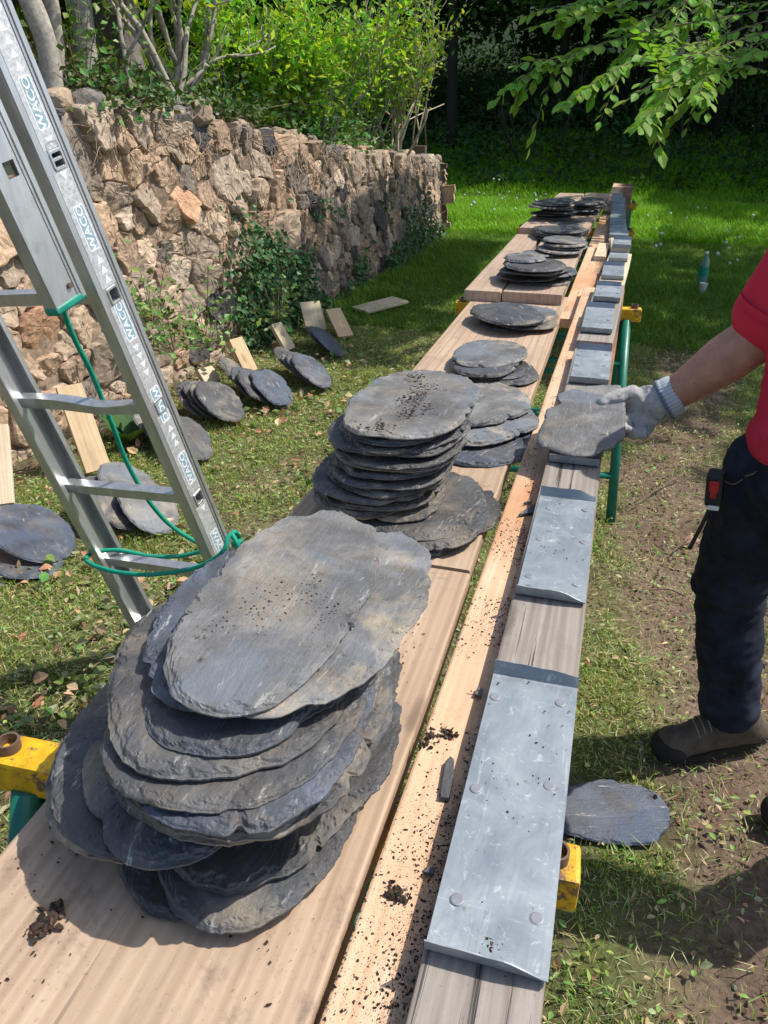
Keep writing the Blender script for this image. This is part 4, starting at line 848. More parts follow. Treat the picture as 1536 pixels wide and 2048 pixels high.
def stack(rows, z0, dz, where, group, seed, na=110, bw=.02, tops=None, mats=None, base='slate', tl=.02, th=None, egg=.08):
    n = len(rows); rg = np.random.default_rng(seed); z = z0
    for i, (cx, cy, W, L, rot) in enumerate(rows):
        k_ = n-1-i
        lab = (f'top slate {where}' if k_ == 0 else f'bottom slate {where}' if i == 0 else f'{ORD[k_]} slate from the top {where}')
        if tops and k_ in tops: lab = tops[k_]
        t_ = rg.uniform(.48, .78)*dz if th is None else th
        slate(seed*50+i, L, W, t_, (cx, cy, z), (rg.normal()*tl*.6-(tl if i > 0 else 0), rg.normal()*tl if i > 0 else 0, R(rot)+(math.pi if rg.random() < .0 else 0)), lab, group, (mats or {}).get(k_, base), na, bw*rg.uniform(.6, 1.35), egg=rg.uniform(-.05, egg)); z += dz*rg.uniform(.8, 1.2)
    return z
A = [(-.345, .635, .25, .43, -6), (-.325, .615, .24, .40, 6), (-.305, .64, .23, .40, -9), (-.458, .64, .26, .37, 20), (-.452, .61, .26, .36, 10), (-.425, .605, .27, .36, 2), (-.40, .60, .26, .36, 12), (-.35, .635, .28, .38, -4), (-.33, .65, .28, .40, -7), (-.318, .64, .26, .40, 4), (-.335, .622, .27, .38, 9), (-.345, .63, .28, .38, -6), (-.372, .665, .30, .40, 7), (-.34, .695, .235, .40, -3), (-.396, .715, .21, .36, 8), (-.285, .745, .215, .42, -7), (-.345, .735, .205, .43, 1)]
zA = stack(A, .902, .0122, 'of the tall nearest stack', 'slates of the tall nearest stack', 3, 340, .019, {0: 'long smooth top slate of the tall nearest stack, brown stained', 1: 'second slate of the tall nearest stack, jutting out to the right', 2: 'bluish third slate of the tall nearest stack, jutting out to the left', 4: 'broad fifth slate from the top of the nearest stack, with a thick chipped front edge'}, {0: 'slate_pale', 1: 'slate_pale', 2: 'slate_blue', 6: 'slate_blue', 13: 'slate_blue'}, tl=.016)
B = [(-.30, 1.345, .26, .34, -20), (-.305, 1.345, .25, .33, 8), (-.315, 1.36, .25, .33, -10), (-.40, 1.40, .25, .36, 10), (-.41, 1.39, .25, .36, -5), (-.405, 1.40, .26, .36, 7), (-.40, 1.40, .26, .37, -8), (-.395, 1.405, .25, .36, 3), (-.385, 1.41, .25, .37, 9), (-.375, 1.42, .25, .37, -6), (-.37, 1.42, .25, .37, 2), (-.375, 1.42, .27, .38, 8), (-.375, 1.43, .27, .38, -4), (-.37, 1.44, .25, .39, 5), (-.365, 1.45, .245, .40, -5), (-.36, 1.46, .25, .42, -2)]
zB = stack(B, .902, .0128, 'of the second tall stack', 'slates of the second tall stack', 4, 240, .016, {0: 'top slate of the second tall stack, strewn with dark soil'}, {0: 'slate_pale'}, tl=.014)
for i, (px, py, z_, W, L, rz, tilt, lab) in enumerate([(985, 880, .905, .22, .30, -25, .05, 'bluish slate lowest of those leaning on the right of the second tall stack'), (970, 840, .93, .20, .32, -30, .10, 'slate with a beige middle leaning on the right of the second tall stack'), (955, 805, .955, .20, .34, -30, .12, 'pale square-ended slate leaning highest on the right of the second tall stack')]):
    p = at_z(px, py, z_+.01); slate(400+i, L, W, .010, (p[0], p[1], z_), (.0, tilt, R(rz)), lab, 'slates leaning on the second tall stack', ['slate_blue', 'slate_pale', 'slate_pale'][i], 130, .016)
def pstack(px, py, z0, n, W, L, where, grp, seed, jit=.025, dz=.0115, mats=None, base='slate', tops=None, offs=None, na=80):
    rg = np.random.default_rng(seed); p = at_z(px, py, z0); rows = []
    for i in range(n):
        k_ = offs[i] if offs else (0, 0, 1); rows.append((p[0]+rg.normal()*jit+k_[0], p[1]+rg.normal()*jit*1.3+k_[1], W*rg.uniform(.9, 1.05)*k_[2], L*rg.uniform(.9, 1.05)*k_[2], rg.normal()*16))
    return stack(rows, z0, dz, where, grp, seed, na, .018, tops, mats, base, tl=.02)
zC = pstack(1003, 732, .902, 4, .225, .31, 'in the low pile behind the second tall stack', 'slates of the pile behind the second tall stack', 5, tops={0: 'cream edged top slate in the low pile behind the second tall stack'}, mats={0: 'slate_pale'}, offs=[(.03, -.02, 1), (-.03, -.04, 1), (-.05, -.02, .95), (0, .02, 1.05)])
zD = pstack(1018, 650, .902, 4, .27, .33, 'in the low pile in front of the dark step', 'slates of the pile in front of the dark step', 6, mats={1: 'slate_pale'}, offs=[(-.02, 0, .95), (.045, .0, 1), (.03, .03, 1), (-.02, .02, 1.02)], dz=.014)
pstack(1078, 558, .944, 7, .27, .32, 'of the pile just past the dark step', 'slates of the pile just past the dark step', 7, dz=.014, mats={0: 'slate_pale'}, tops={0: 'small pale shiny top slate of the pile just past the dark step'}, offs=[(.01, 0, 1), (-.02, 0, 1), (.03, .02, .95), (-.04, 0, 1), (.02, 0, 1), (-.01, 0, .95), (-.035, .02, .72)])
pstack(1120, 503, .936, 5, .23, .30, 'in the broken pale pile on the middle planks', 'slates of the broken pale pile', 8, dz=.014, base='slate_pale', jit=.04)
pstack(1122, 476, .925, 4, .27, .36, 'in the pile in the middle of the middle planks', 'slates of the pile amid the middle planks', 9, dz=.016)
pstack(1140, 452, .915, 3, .24, .32, 'in the pile at the foot of the farthest planks', 'slates of the pile at the foot of the farthest planks', 10, dz=.014, offs=[(0, -.05, 1)]*3)
pstack(1106, 434, .958, 7, .24, .32, 'in the left pile on the farthest planks', 'slates of the left pile on the farthest planks', 11, dz=.016)
pstack(1170, 424, .952, 5, .19, .30, 'in the right pile on the farthest planks', 'slates of the right pile on the farthest planks', 12, dz=.016)
pstack(1182, 407, .945, 2, .19, .34, 'of the square pair behind the right far pile', 'slates of the square pair at the back', 13, dz=.014)
# slates leaning in small piles along the wall, each pile marked by a wood offcut
def gpile(items, where, grp, seed):
    rg = np.random.default_rng(seed); n = len(items)
    for i, (px, py, z_, W, L, rz, tx, ty, m) in enumerate(items):
        p = at_z(px, py, z_); lab = f'front slate {where}' if i == n-1 else (f'rear slate {where}' if i == 0 else f'slate {where}, {ORD[n-1-i]} from the front')
        slate(seed*30+i, L, W, .010, (p[0], p[1], z_), (R(tx), R(ty), R(rz)), lab, grp, m, 80, .014)
gpile([(40, 1120, .02, .30, .40, 70, 0, 8, 'slate_blue'), (62, 1065, .07, .34, .44, 62, 12, 16, 'slate_blue')], 'of the large bluish pair at the left edge, beside the ladder', 'large bluish slates at the left edge', 20)
gpile([(215, 1000, 0.070, .26, .30, 60, 26, 14, 'slate'), (228, 1005, 0.085, .26, .30, 55, 26, 14, 'slate'), (243, 1010, 0.100, .26, .30, 60, 26, 14, 'slate'), (262, 970, 0.130, .24, .34, 75, 22, 12, 'slate_pale'), (300, 1015, 0.090, .25, .30, 60, 30, 14, 'slate_pale')], 'of the pile under the leaning tan board, behind the ladder', 'slates under the leaning tan board', 21)
gpile([(300, 855, 0.090, .16, .26, 70, 28, 22, 'slate_pale'), (330, 865, 0.090, .2, .3, 62, 28, 18, 'slate'), (378, 875, 0.100, .25, .33, 60, 28, 16, 'slate')], 'of the pile half hidden by the ladder rail', 'slates half hidden by the ladder rail', 22)
gpile([(395, 800, 0.090, .24, .30, 50, 28, 24, 'slate'), (412, 800, 0.100, .25, .31, 55, 28, 20, 'slate'), (425, 800, 0.115, .25, .31, 55, 28, 18, 'slate'), (442, 803, 0.120, .27, .34, 55, 26, 16, 'slate')], 'of the pile by the short pale wood block', 'slates by the short pale wood block', 23)
gpile([(468, 745, 0.120, .20, .28, 60, 28, 27, 'slate'), (500, 768, 0.100, .24, .30, 55, 28, 20, 'slate'), (515, 772, 0.110, .24, .30, 55, 28, 18, 'slate'), (545, 775, 0.100, .25, .34, 55, 26, 14, 'slate_blue')], 'of the pile by the thick tan block', 'slates by the thick tan block', 24)
gpile([(578, 722, 0.100, .20, .28, 60, 28, 22, 'slate'), (598, 735, 0.100, .23, .32, 58, 28, 20, 'slate'), (610, 738, 0.110, .23, .32, 58, 28, 18, 'slate'), (625, 742, 0.120, .24, .34, 58, 26, 14, 'slate_blue')], 'of the pile by the narrow pale board', 'slates by the narrow pale board', 25)
gpile([(645, 680, 0.080, .22, .34, 62, 26, 20, 'slate'), (656, 684, 0.100, .2, .36, 62, 26, 18, 'slate_blue')], 'of the pair under the square board', 'slates under the square board', 26)
p = at_z(1200, 1648, .012); slate(700, .36, .20, .008, (p[0], p[1]+.04, .012), (0, 0, R(-74)), 'loose bluish slate lying on the grass right of the nearest trestle', None, 'slate_blue', 110, .012, egg=.2)
# wood offcuts leaning on the wall foot
def offcut(bot, topp, X0, dX, W, th, m, lab, zb=.03, rl=0.):
    X0 += .06
    b_ = at_x(*bot, X0); t_ = at_x(*topp, X0-dX); b_[2] = max(b_[2], zb); o = board('wood_offcut', b_, t_, W, th, m, lab, int(bot[0]), 'wood offcut', 'wood offcuts marking the slate piles along the wall', roll=rl, cuts=3, warp=.0005, wob=.001)
offcut((198, 940), (138, 770), -2.36, .20, .125, .03, 'tan', 'long tan board leaning on the wall behind the ladder')
offcut((3, 1008), (-8, 850), -2.50, .16, .10, .03, 'cream', 'pale board cut by the left edge of the picture')
offcut((428, 765), (410, 735), -2.42, .07, .12, .035, 'cream', 'short pale wood block behind the grey slates')
offcut((503, 742), (472, 676), -2.33, .12, .115, .05, 'tan', 'thick tan wood block leaning above the blue slate disc')
offcut((582, 698), (553, 646), -2.24, .12, .105, .03, 'cream', 'narrow pale board leaning left of the square board')
offcut((634, 660), (619, 603), -2.25, .12, .165, .022, 'cream', 'square pale board standing against the ivy')
board('wood_offcut', (-1.93, 5.60, .035), (-2.09, 5.76, .20), .13, .022, 'tan', 'tilted small board right of the square board', 79, 'wood offcut', 'wood offcuts marking the slate piles along the wall', cuts=3)
p = at_z(765, 616, .03); board('wood_offcut', (p[0]-.15, p[1]-.20, .055), (p[0]+.12, p[1]+.16, .085), .24, .02, 'cream', 'pale board lying flat on the grass, farthest from the ladder', 77, 'wood offcut', 'wood offcuts marking the slate piles along the wall', cuts=3)
# slivers of slate on the pine plank
def sliver(pts, label, th=.004):
    b_ = [onz(x, y, .001) for x, y in pts]; c = np.mean(b_, 0); V = [tuple(np.array(q)-c) for q in b_]; n = len(V); V2 = [(x*.96, y*.96, z+th) for x, y, z in V]
    F = [tuple(range(n, 2*n)), tuple(range(n))[::-1]]+[(i, (i+1) % n, n+(i+1) % n, n+i) for i in range(n)]
    tag(mesh('slate_fragment', V+V2, F, M['slate'], None, False, loc=c+np.array([0, 0, .003])), label, 'slate fragment')
sliver([(880, 1603), (898, 1606), (907, 1560), (908, 1525), (901, 1519), (891, 1528), (884, 1570)], 'long thin slate sliver lying on the soil-strewn pine plank')
sliver([(1036, 1035), (1068, 1030), (1071, 1013), (1062, 1016)], 'pointed slate splinter beside the second zinc strip'); sliver([(1046, 1012), (1062, 1008), (1064, 1002)], 'tiny slate chip above the pointed splinter')
sliver([(846, 1752), (866, 1755), (870, 1745), (856, 1741)], 'small slate chip beside the nearest zinc strip'); sliver([(948, 1395), (962, 1400), (966, 1385), (955, 1380)], 'small slate chip near the top of the nearest zinc strip')
# ================================================================== SOIL CRUMBS
def crumbs(name, n, fx, r0, r1, zf, label, pw=2.5):
    P = fx(n); r_ = r0+(r1-r0)*rng.random(len(P))**pw; Pz = np.c_[P, zf(P)+r_*.25]; k_ = rng.random((len(P), 1))
    tag(lumps(name, Pz, r_, np.where(k_ < .75, vary((.040, .028, .021), len(P), .5), vary((.075, .052, .038), len(P), .4)), flat=.55), label, 'soil crumbs', kind='stuff')
def f_orange(n):
    y = rng.uniform(.25, 3.4, n); ed = -.092+.002*y; k_ = rng.random(n); x = np.where(k_ < .55, ed-np.abs(rng.normal(size=n))*.022, rng.uniform(-.175, -.095, n)); x = np.maximum(x, -.172+.012*y)
    cl = n2(x*14, y*7, 201); keep = (rng.random(n) < np.clip((cl-.44)*7, 0.03, 1)*np.interp(y, [.25, 1.3, 2.2, 3.4], [1, .9, .25, .12])) & (x < ed); return np.stack([x, y], -1)[keep]
vz = np.vectorize(zt)
crumbs('soil_crumbs', 40000, f_orange, .0003, .0018, lambda P: vz(P[:, 1])+.0008, 'dark soil crumbs strewn over the pale orange plank', 9.)
def f_zinc(n): 
    y = rng.uniform(.43, 1.4, n); x = rng.uniform(-.082, .024, n); keep = ((y < .845) | (y > 1.04)) & (rng.random(n) < .25+.75*(n2(x*20, y*20, 202) > .55)); return np.stack([x, y], -1)[keep]
crumbs('soil_crumbs', 420, f_zinc, .0003, .0016, lambda P: vz(P[:, 1])+BT+.004, 'a few dark soil crumbs on the two nearest zinc strips', 3)
def f_plank(n):
    y = rng.uniform(.2, 1.15, n); x = rng.uniform(-.56, -.21, n); keep = rng.random(n) < .10+.9*(n2(x*9, y*9, 203) > .56); return np.stack([x, y], -1)[keep]
crumbs('soil_crumbs', 2500, f_plank, .0003, .0022, lambda P: np.full(len(P), .9015), 'dark soil crumbs on the foreground plank', 5)
def clods(px, n, sp, z):
    out = []
    for (x, y) in px:
        q = at_z(x, y, z)[:2]; out.append(q+rng.normal(size=(n, 2))*np.array(sp))
    return np.concatenate(out)
crumbs('soil_clod', 1, lambda n: clods([(95, 1840), (110, 1815), (75, 1860)], 26, (.006, .005), .905), .001, .0055, lambda P: np.full(len(P), .9025), 'dark clod of soil left of the nearest stack on the foreground plank', 1.5)
crumbs('soil_clod', 1, lambda n: clods([(790, 1785), (800, 1795), (865, 1475), (850, 1490), (900, 1470)], 30, (.006, .005), .905), .0007, .0036, lambda P: vz(P[:, 1])+.002, 'dark clods of soil on the pale orange plank left of the nearest zinc strip', 1.5)
crumbs('soil_clod', 1, lambda n: clods([(985, 1905), (1000, 1912), (960, 1895), (1005, 1900)], 60, (.010, .006), .94), .0004, .0022, lambda P: vz(P[:, 1])+BT+.004, 'smear of brown soil at the near lip of the nearest zinc strip', 2.)
crumbs('soil_clod', 1, lambda n: clods([(560, 1190), (520, 1215), (480, 1240), (640, 1190), (655, 1235), (590, 1170)], 26, (.016, .010), zA), .0003, .0019, lambda P: np.full(len(P), zA+.0005), 'dark soil crumbs on the top slate of the nearest stack', 2.5)
crumbs('soil_clod', 1, lambda n: clods([(835, 755), (850, 775), (835, 790), (825, 800), (815, 830), (840, 815), (760, 855)], 70, (.016, .014), zB), .0004, .0028, lambda P: np.full(len(P), zB+.0005), 'dark soil crumbs on the top slate of the second stack', 2.)
# ================================================================== LADDER
LU = ray(1246, 3024); LU = LU/np.linalg.norm(LU)                  # along the rails, downwards
LP0 = CAM+1.512*ray(114, 319)                                     # centre of a rung hole on the right rail
LR = np.cross(np.cross(ray(130, 965), ray(346, 985)), LU); LR /= np.linalg.norm(LR); LR = LR if LR[0] > 0 else -LR
LN = np.cross(LU, LR)                                             # out of the ladder plane, towards the camera
LS = .28; LWID = .452
lad0 = LP0+LU*LS*5.72
ladder = empty('ladder', tuple(lad0), 'aluminium extension ladder with worn stickers leaning at the left', 'ladder')
LM = np.stack([LR, LN, LU], 1)
def lpos(t, r=0., n=0.): return LP0+LU*LS*t+LR*r+LN*n-lad0
class LB(MB):
    def lb(s, t0, t1, r0, r1, n0, n1, bev=.0):
        s.box(lpos((t0+t1)/2, (r0+r1)/2, (n0+n1)/2), (abs(r1-r0), abs(n1-n0), abs(t1-t0)*LS), LM, bev)
def rail(name, r0, nc, t0, t1, holes, sgn, half=.045, dep=.030, parent=ladder):
    """C section: web at r0, flanges towards sgn; square rung holes through the web"""
    b_ = LB(); w_ = .0028; hs = .0145; ts = t0
    for h in holes:
        if h-hs/LS <= t0 or h+hs/LS >= t1: continue
        b_.lb(ts, h-hs/LS, r0-w_/2, r0+w_/2, nc-half, nc+half); b_.lb(h-hs/LS, h+hs/LS, r0-w_/2, r0+w_/2, nc-half, nc-hs); b_.lb(h-hs/LS, h+hs/LS, r0-w_/2, r0+w_/2, nc+hs, nc+half); ts = h+hs/LS
    b_.lb(ts, t1, r0-w_/2, r0+w_/2, nc-half, nc+half)
    for q in (-1, 1):
        b_.lb(t0, t1, r0+sgn*w_*.5, r0+sgn*dep, nc+q*half-q*.0, nc+q*(half-.003), .0012); b_.lb(t0, t1, r0+sgn*dep, r0+sgn*(dep-.003), nc+q*(half-.003), nc+q*(half-.014))
    b_.lb(t0, t1, r0-sgn*w_*.5, r0-sgn*.0045, nc-half+.001, nc-half+.013, .001); b_.lb(t0, t1, r0-sgn*w_*.5, r0-sgn*.0035, nc-half+.018, nc-half+.022, .001)
    b_.lb(t0, t1, r0-sgn*w_*.5, r0-sgn*.0035, nc+half-.006, nc+half-.0005, .001)
    o = b_.build(name, M['alu'], parent, False)
    return o
holes = list(range(-6, 6))
rr = rail('rail', 0, 0, -6.3, 5.72, holes, -1); rl = rail('rail', -LWID-.004, 0, -6.3, 5.72, holes, 1)
fh = [h-.06 for h in range(-6, 1)]; FN = .118
fr = rail('fly_rail', -.002, FN, -6.3, .88, fh, -1); fl = rail('fly_rail', -LWID+.0, FN, -6.3, .88, fh, 1)
def rrect(hx, hy, r, n=5):
    out = []
    for cx, cy, a0 in ((hx-r, hy-r, 0), (-hx+r, hy-r, 90), (-hx+r, -hy+r, 180), (hx-r, -hy+r, 270)):
        for k_ in range(n): a = R(a0+90*k_/(n-1)); out.append((cx+r*math.cos(a), cy+r*math.sin(a)))
    return out
def rung(t, r0, r1, nc, sag=0.):
    h = .0145; w_ = .0018; n_ = 13; V = []; F = []; rs = np.linspace(r0, r1, n_)
    prof = [(-h, -h), (h, -h), (h, h), (-h, h)]; pin = [(-h+w_, -h+w_), (h-w_, -h+w_), (h-w_, h-w_), (-h+w_, h-w_)]
    for i, r_ in enumerate(rs):
        sg = sag*math.exp(-((i/(n_-1)-.62)/.22)**2); sq = 1-18*sg
        for P_ in (prof, pin):
            for (a, c) in P_: V.append(lpos(t, r_, a*(1+10*sg))+LU*(c*sq+sg))
    for i in range(n_-1):
        for k_ in range(4):
            a, b_ = i*8+k_, i*8+(k_+1) % 4; F.append((a, b_, b_+8, a+8)); F.append((a+4, a+12, b_+12, b_+4))
    for e in (0, (n_-1)*8): F += [(e+k_, e+(k_+1) % 4, e+4+(k_+1) % 4, e+4+k_) for k_ in range(4)]
    g = MB(); g.add(V, F)
    o_ = .0178; i_ = .0138
    q_ = [lpos(t, r1+.0022, a_)+LU*c_ for a_, c_ in rrect(o_, o_, .006, 4)]+[lpos(t, r1+.0022, a_)+LU*c_ for a_, c_ in rrect(i_, i_, .004, 4)]+[lpos(t, r1-.001, a_)+LU*c_ for a_, c_ in rrect(o_+.002, o_+.002, .006, 4)]+[lpos(t, r1-.004, a_)+LU*c_ for a_, c_ in rrect(i_-.001, i_-.001, .004, 4)]
    g.add(q_, [(k_, (k_+1) % 16, 16+(k_+1) % 16, 16+k_) for k_ in range(16)]+[(32+k_, 32+(k_+1) % 16, (k_+1) % 16, k_) for k_ in range(16)]+[(16+k_, 16+(k_+1) % 16, 48+(k_+1) % 16, 48+k_) for k_ in range(16)])
    return g.build('rung', M['alu'], ladder, False)
for t in holes: rung(t, -LWID-.006, .002, 0, .013 if t == 2 else 0)
for t in fh: rung(t, -LWID+.002, .0005, FN)
for r_ in (-.002, -LWID):
    c_ = LB(); c_.lb(.84, .905, r_-(.032 if r_ > -.1 else -.0)+0, r_+(.004 if r_ > -.1 else .032), FN-.047, FN+.047, .006); c_.build('end_cap', M['capgreen'], ladder, True)
for r_ in (-.014, -LWID+.012):
    c_ = LB(); c_.lb(5.58, 5.76, r_-.02, r_+.02, -.05, .05, .006); c_.build('foot', M['black'], ladder, True)
# stickers: worn blue-and-white plates reading WACO, alternately up and down
def text_geo(s_, size):
    c = bpy.data.curves.new('t', 'FONT'); c.body = s_; c.size = size; c.align_x = 'CENTER'; c.align_y = 'CENTER'; c.resolution_u = 3; c.offset = size*.02; o = bpy.data.objects.new('t', c); col.objects.link(o)
    dg = bpy.context.evaluated_depsgraph_get(); dg.update(); me = bpy.data.meshes.new_from_object(o.evaluated_get(dg)); V = np.array([v.co[:] for v in me.vertices]); F = [tuple(p.vertices) for p in me.polygons]
    bpy.data.objects.remove(o); bpy.data.meshes.remove(me); return V, F
TV, TF = text_geo('WACO', .027)
M['stblue'] = plain('worn blue sticker', (.20, .31, .37), .5, .4, sc_=200, wear=(110, .54, (.50, .52, .54))); M['stwhite'] = plain('worn white sticker', (.62, .64, .65), .5, .4, sc_=200, wear=(90, .62, (.42, .44, .46))); M['stletter'] = plain('sticker lettering', (.66, .68, .69), .5, .4, sc_=200, bmp=0); M['foil'] = plain('scuffed foil tape', (.56, .57, .58), .42, .5, .5, sc_=120, var=.3, wear=(70, .6, (.38, .38, .38)))
foil = LB(); ts = -6.2
for h in [h_ for h_ in holes]+[5.2]:
    e = h-.075 if h != 5.2 else 4.15
    if e > ts: foil.lb(ts, e, .0016, .0021, -.020, .027)
    ts = h+.075
    if h == 4: foil.lb(ts, 4.2, .0016, .0021, -.020, .027); break
foil.build('foil_tape', M['foil'], rr, False)
arrow = MB()
def on_web(P2, t, off, flip=1):  # P2 (along, across): along runs down the rail
    return [lpos(t, off, -b_*flip)+LU*a*flip for a, b_ in P2]
for i, (tc, fl_) in enumerate([(-1.05, -1), (-.36, -1), (.48, -1), (1.22, -1), (1.99, 1), (2.66, -1), (3.57, 1)]):
    hl = .047; stk = MB(); Pq = rrect(hl, .0165, .006); Pi = rrect(hl-.0035, .0135, .005); n_ = len(Pq)
    V = on_web(Pq, tc, .0024, fl_)+on_web(Pi, tc, .0024, fl_); Fq = [(k_, (k_+1) % n_, n_+(k_+1) % n_, n_+k_) for k_ in range(n_)]
    root_s = MB(); root_s.add(V, Fq); so_ = root_s.build('sticker', M['stwhite'], rr, False)
    f_ = MB(); f_.add(on_web(Pi, tc, .00235, fl_), [tuple(range(n_))]); 
    f2 = mesh('sticker_field', np.array(on_web(Pi, tc, .00236, fl_)), [tuple(range(n_))], M['stblue'], rr, False)
    V = [lpos(tc, .0026, (-y*.95)*fl_)+LU*x*1.08*fl_ for x, y, z in TV]; g = MB(); g.add(V, TF); g.build('lettering', M['stletter'], rr, False)
    for k_ in range(4):
        t_ = tc+(.24+.075*k_)
        if any(abs(t_-h) < .10 for h in holes) or t_ > 3.4+.45 or any(abs(t_-q) < .22 for q in (-.36, .48, 1.22, 1.99, 2.66, 3.57)): continue
        d_ = 1 if i % 2 else -1; (lambda g_: g_.build('arrow_mark', M['stwhite'], rr, False))((lambda g_: (g_.add(*q_), g_)[1])(MB())) if (q_ := (on_web([(-.008*d_, -.011), (-.008*d_, .011), (.009*d_, 0)], t_, .0024), [(0, 1, 2)])) else 0
bolt = MB(); bolt.tube([lpos(.76, .0008, FN-.012), lpos(.76, .005, FN-.012)], .006, 10); bolt.build('bolt', M['steel'], fr, False)
# rope: hangs from the fly section, tied round both rails
rp = MB(); RR = .0065
def rp_px(P): return [at_y(x, y, Y) for x, y, Y in P]
V, F = tube(spline(rp_px([(118, 575, 1.47), (128, 625, 1.50), (150, 680, 1.53), (178, 735, 1.56), (203, 795, 1.60), (225, 850, 1.62), (247, 910, 1.65), (272, 960, 1.68), (300, 1005, 1.70), (335, 1045, 1.73), (375, 1074, 1.75), (415, 1092, 1.77), (462, 1092, 1.74), (478, 1078, 1.66), (470, 1064, 1.60), (456, 1076, 1.57), (448, 1100, 1.55), (425, 1120, 1.545), (380, 1138, 1.545), (300, 1149, 1.545), (240, 1145, 1.55), (195, 1134, 1.56), (172, 1120, 1.60), (185, 1106, 1.66), (235, 1100, 1.70), (300, 1112, 1.72), (360, 1112, 1.73), (420, 1098, 1.73), (472, 1086, 1.68), (478, 1100, 1.60), (452, 1120, 1.55), (428, 1133, 1.545)]), 7), RR, 9); rp.add(V, F)
V, F = tube(spline(rp_px([(462, 1066, 1.585), (474, 1088, 1.57), (470, 1108, 1.575), (480, 1082, 1.60), (488, 1100, 1.63), (497, 1122, 1.66), (508, 1160, 1.68), (520, 1230, 1.70)]), 7), RR, 9); rp.add(V, F)
tag(rp.build('rope', M['rope'], None, True), 'green rope hanging from the ladder and knotted round its two rails', 'rope')
# ================================================================== PERSON
pp_ = lambda x, y, Y: at_y(x, y, Y)
hipc = np.array([.52, 1.68, .95]); shR = np.array([.405, 1.77, 1.455]); elb = pp_(1530, 664, 1.80); wri = pp_(1338, 797, 1.85)
kneeR = np.array([.395, 1.845, .55]); ankR = np.array([.475, 1.865, .11]); hipR = np.array([.475, 1.765, .90])
kneeL = np.array([.75, 1.44, .52]); ankL = np.array([.80, 1.575, .11]); hipL = np.array([.58, 1.55, .90]); shL = np.array([.60, 1.44, 1.44]); elbL = np.array([.62, 1.36, 1.17]); wriL = np.array([.50, 1.44, 1.0])
person = empty('person', (.55, 1.72, 0), 'worker in a red T-shirt, dark jeans and grey glove reaching in from the right', 'person'); PB = np.array([.55, 1.72, 0])
headc = np.array([.68, 1.58, 1.68]); I3 = np.eye(3)
body = [(hipc, I3, (.12, .15, .13)), (hipc+[0, 0, .06], hipc+[.02, -.02, .38], .125, .13), ((shR+shL)/2-[0, 0, .09], I3, (.11, .17, .12)), (shR-[0, 0, .03], shL-[0, 0, .03], .06, .06), ((shR+shL)/2, headc-[0, 0, .06], .06, .055), (headc, I3, (.09, .073, .115)), (headc+[-.035, 0, -.055], I3, (.055, .05, .06)),
        (headc+[-.095, .0, -.015], I3, (.017, .013, .022)), (headc+[0, .074, 0], I3, (.018, .01, .03)), (headc+[0, -.074, 0], I3, (.018, .01, .03)),
        (shR, elb, .060, .054), (elb, elb*.62+wri*.38, .054, .056), (elb*.62+wri*.38, wri, .056, .036), (shL, elbL, .056, .045), (elbL, wriL, .045, .031), (wriL, wriL+[-.07, .03, -.03], .034, .03),
        (hipR, kneeR, .085, .058), (kneeR, ankR, .058, .042), (hipL, kneeL, .085, .058), (kneeL, ankL, .058, .042)]
for k_ in range(4): b0 = wriL+np.array([-.085, .012+.018*k_*1-.02, -.035]); body += [(b0, b0+[-.035, .01, -.02], .009, .009), (b0+[-.035, .01, -.02], b0+[-.045, .012, -.05], .009, .008)]
body += [(wriL+[-.05, .05, -.02], wriL+[-.09, .07, -.04], .011, .009)]
def shift(prims): return [tuple([np.asarray(p[0])-PB, np.asarray(p[1])-PB, p[2], p[3]]) if len(p) == 4 else (np.asarray(p[0])-PB, p[1], p[2]) for p in prims]
blob('body', shift(body), .008, M['skin'], person, 5)
blob('hair', shift([(headc+[.012, 0, .035], I3, (.094, .08, .095))]), .009, M['hair'], person, 2, .006, 60)
for s_ in (-1, 1): 
    blob('eye', shift([(headc+[-.083, s_*.03, .012], I3, (.010, .012, .010))]), .003, M['whitep'], person, 1)
# T-shirt: torso plus sleeves, hem over the belt
hemR = shR*.17+elb*.83
shirt = [(hipc+[-.03, 0, .09], I3, (.165, .195, .06)), (hipc+[-.012, 0, .13], hipc+[.0, -.02, .40], .150, .145), (hipc+[-.055, .05, .12], hipc+[-.055, .07, .36], .135, .135), (hipc+[0, -.09, .12], hipc+[.05, -.16, .40], .11, .115), (shR-[0, 0, .04], shL-[0, 0, .04], .085, .085), (shR-[0, 0, .01], hemR, .090, .084), (shL-[0, 0, .01], shL*.35+elbL*.65, .076, .074), (pp_(1505, 872, 1.70)+[.06, 0, 0], I3, (.075, .13, .06))]
blob('t_shirt', shift(shirt), .008, M['shirt'], person, 5, .016, (10, 10, 5), 4)
hm = hemR; ax = (elb-shR)/np.linalg.norm(elb-shR)
V, F = tube(np.array([hm-ax*.012, hm+ax*.003, hm+ax*.006])-PB, [.0855, .0855, .083], 28, False); mesh('sleeve_hem', V, F, M['shirt'], person, True)
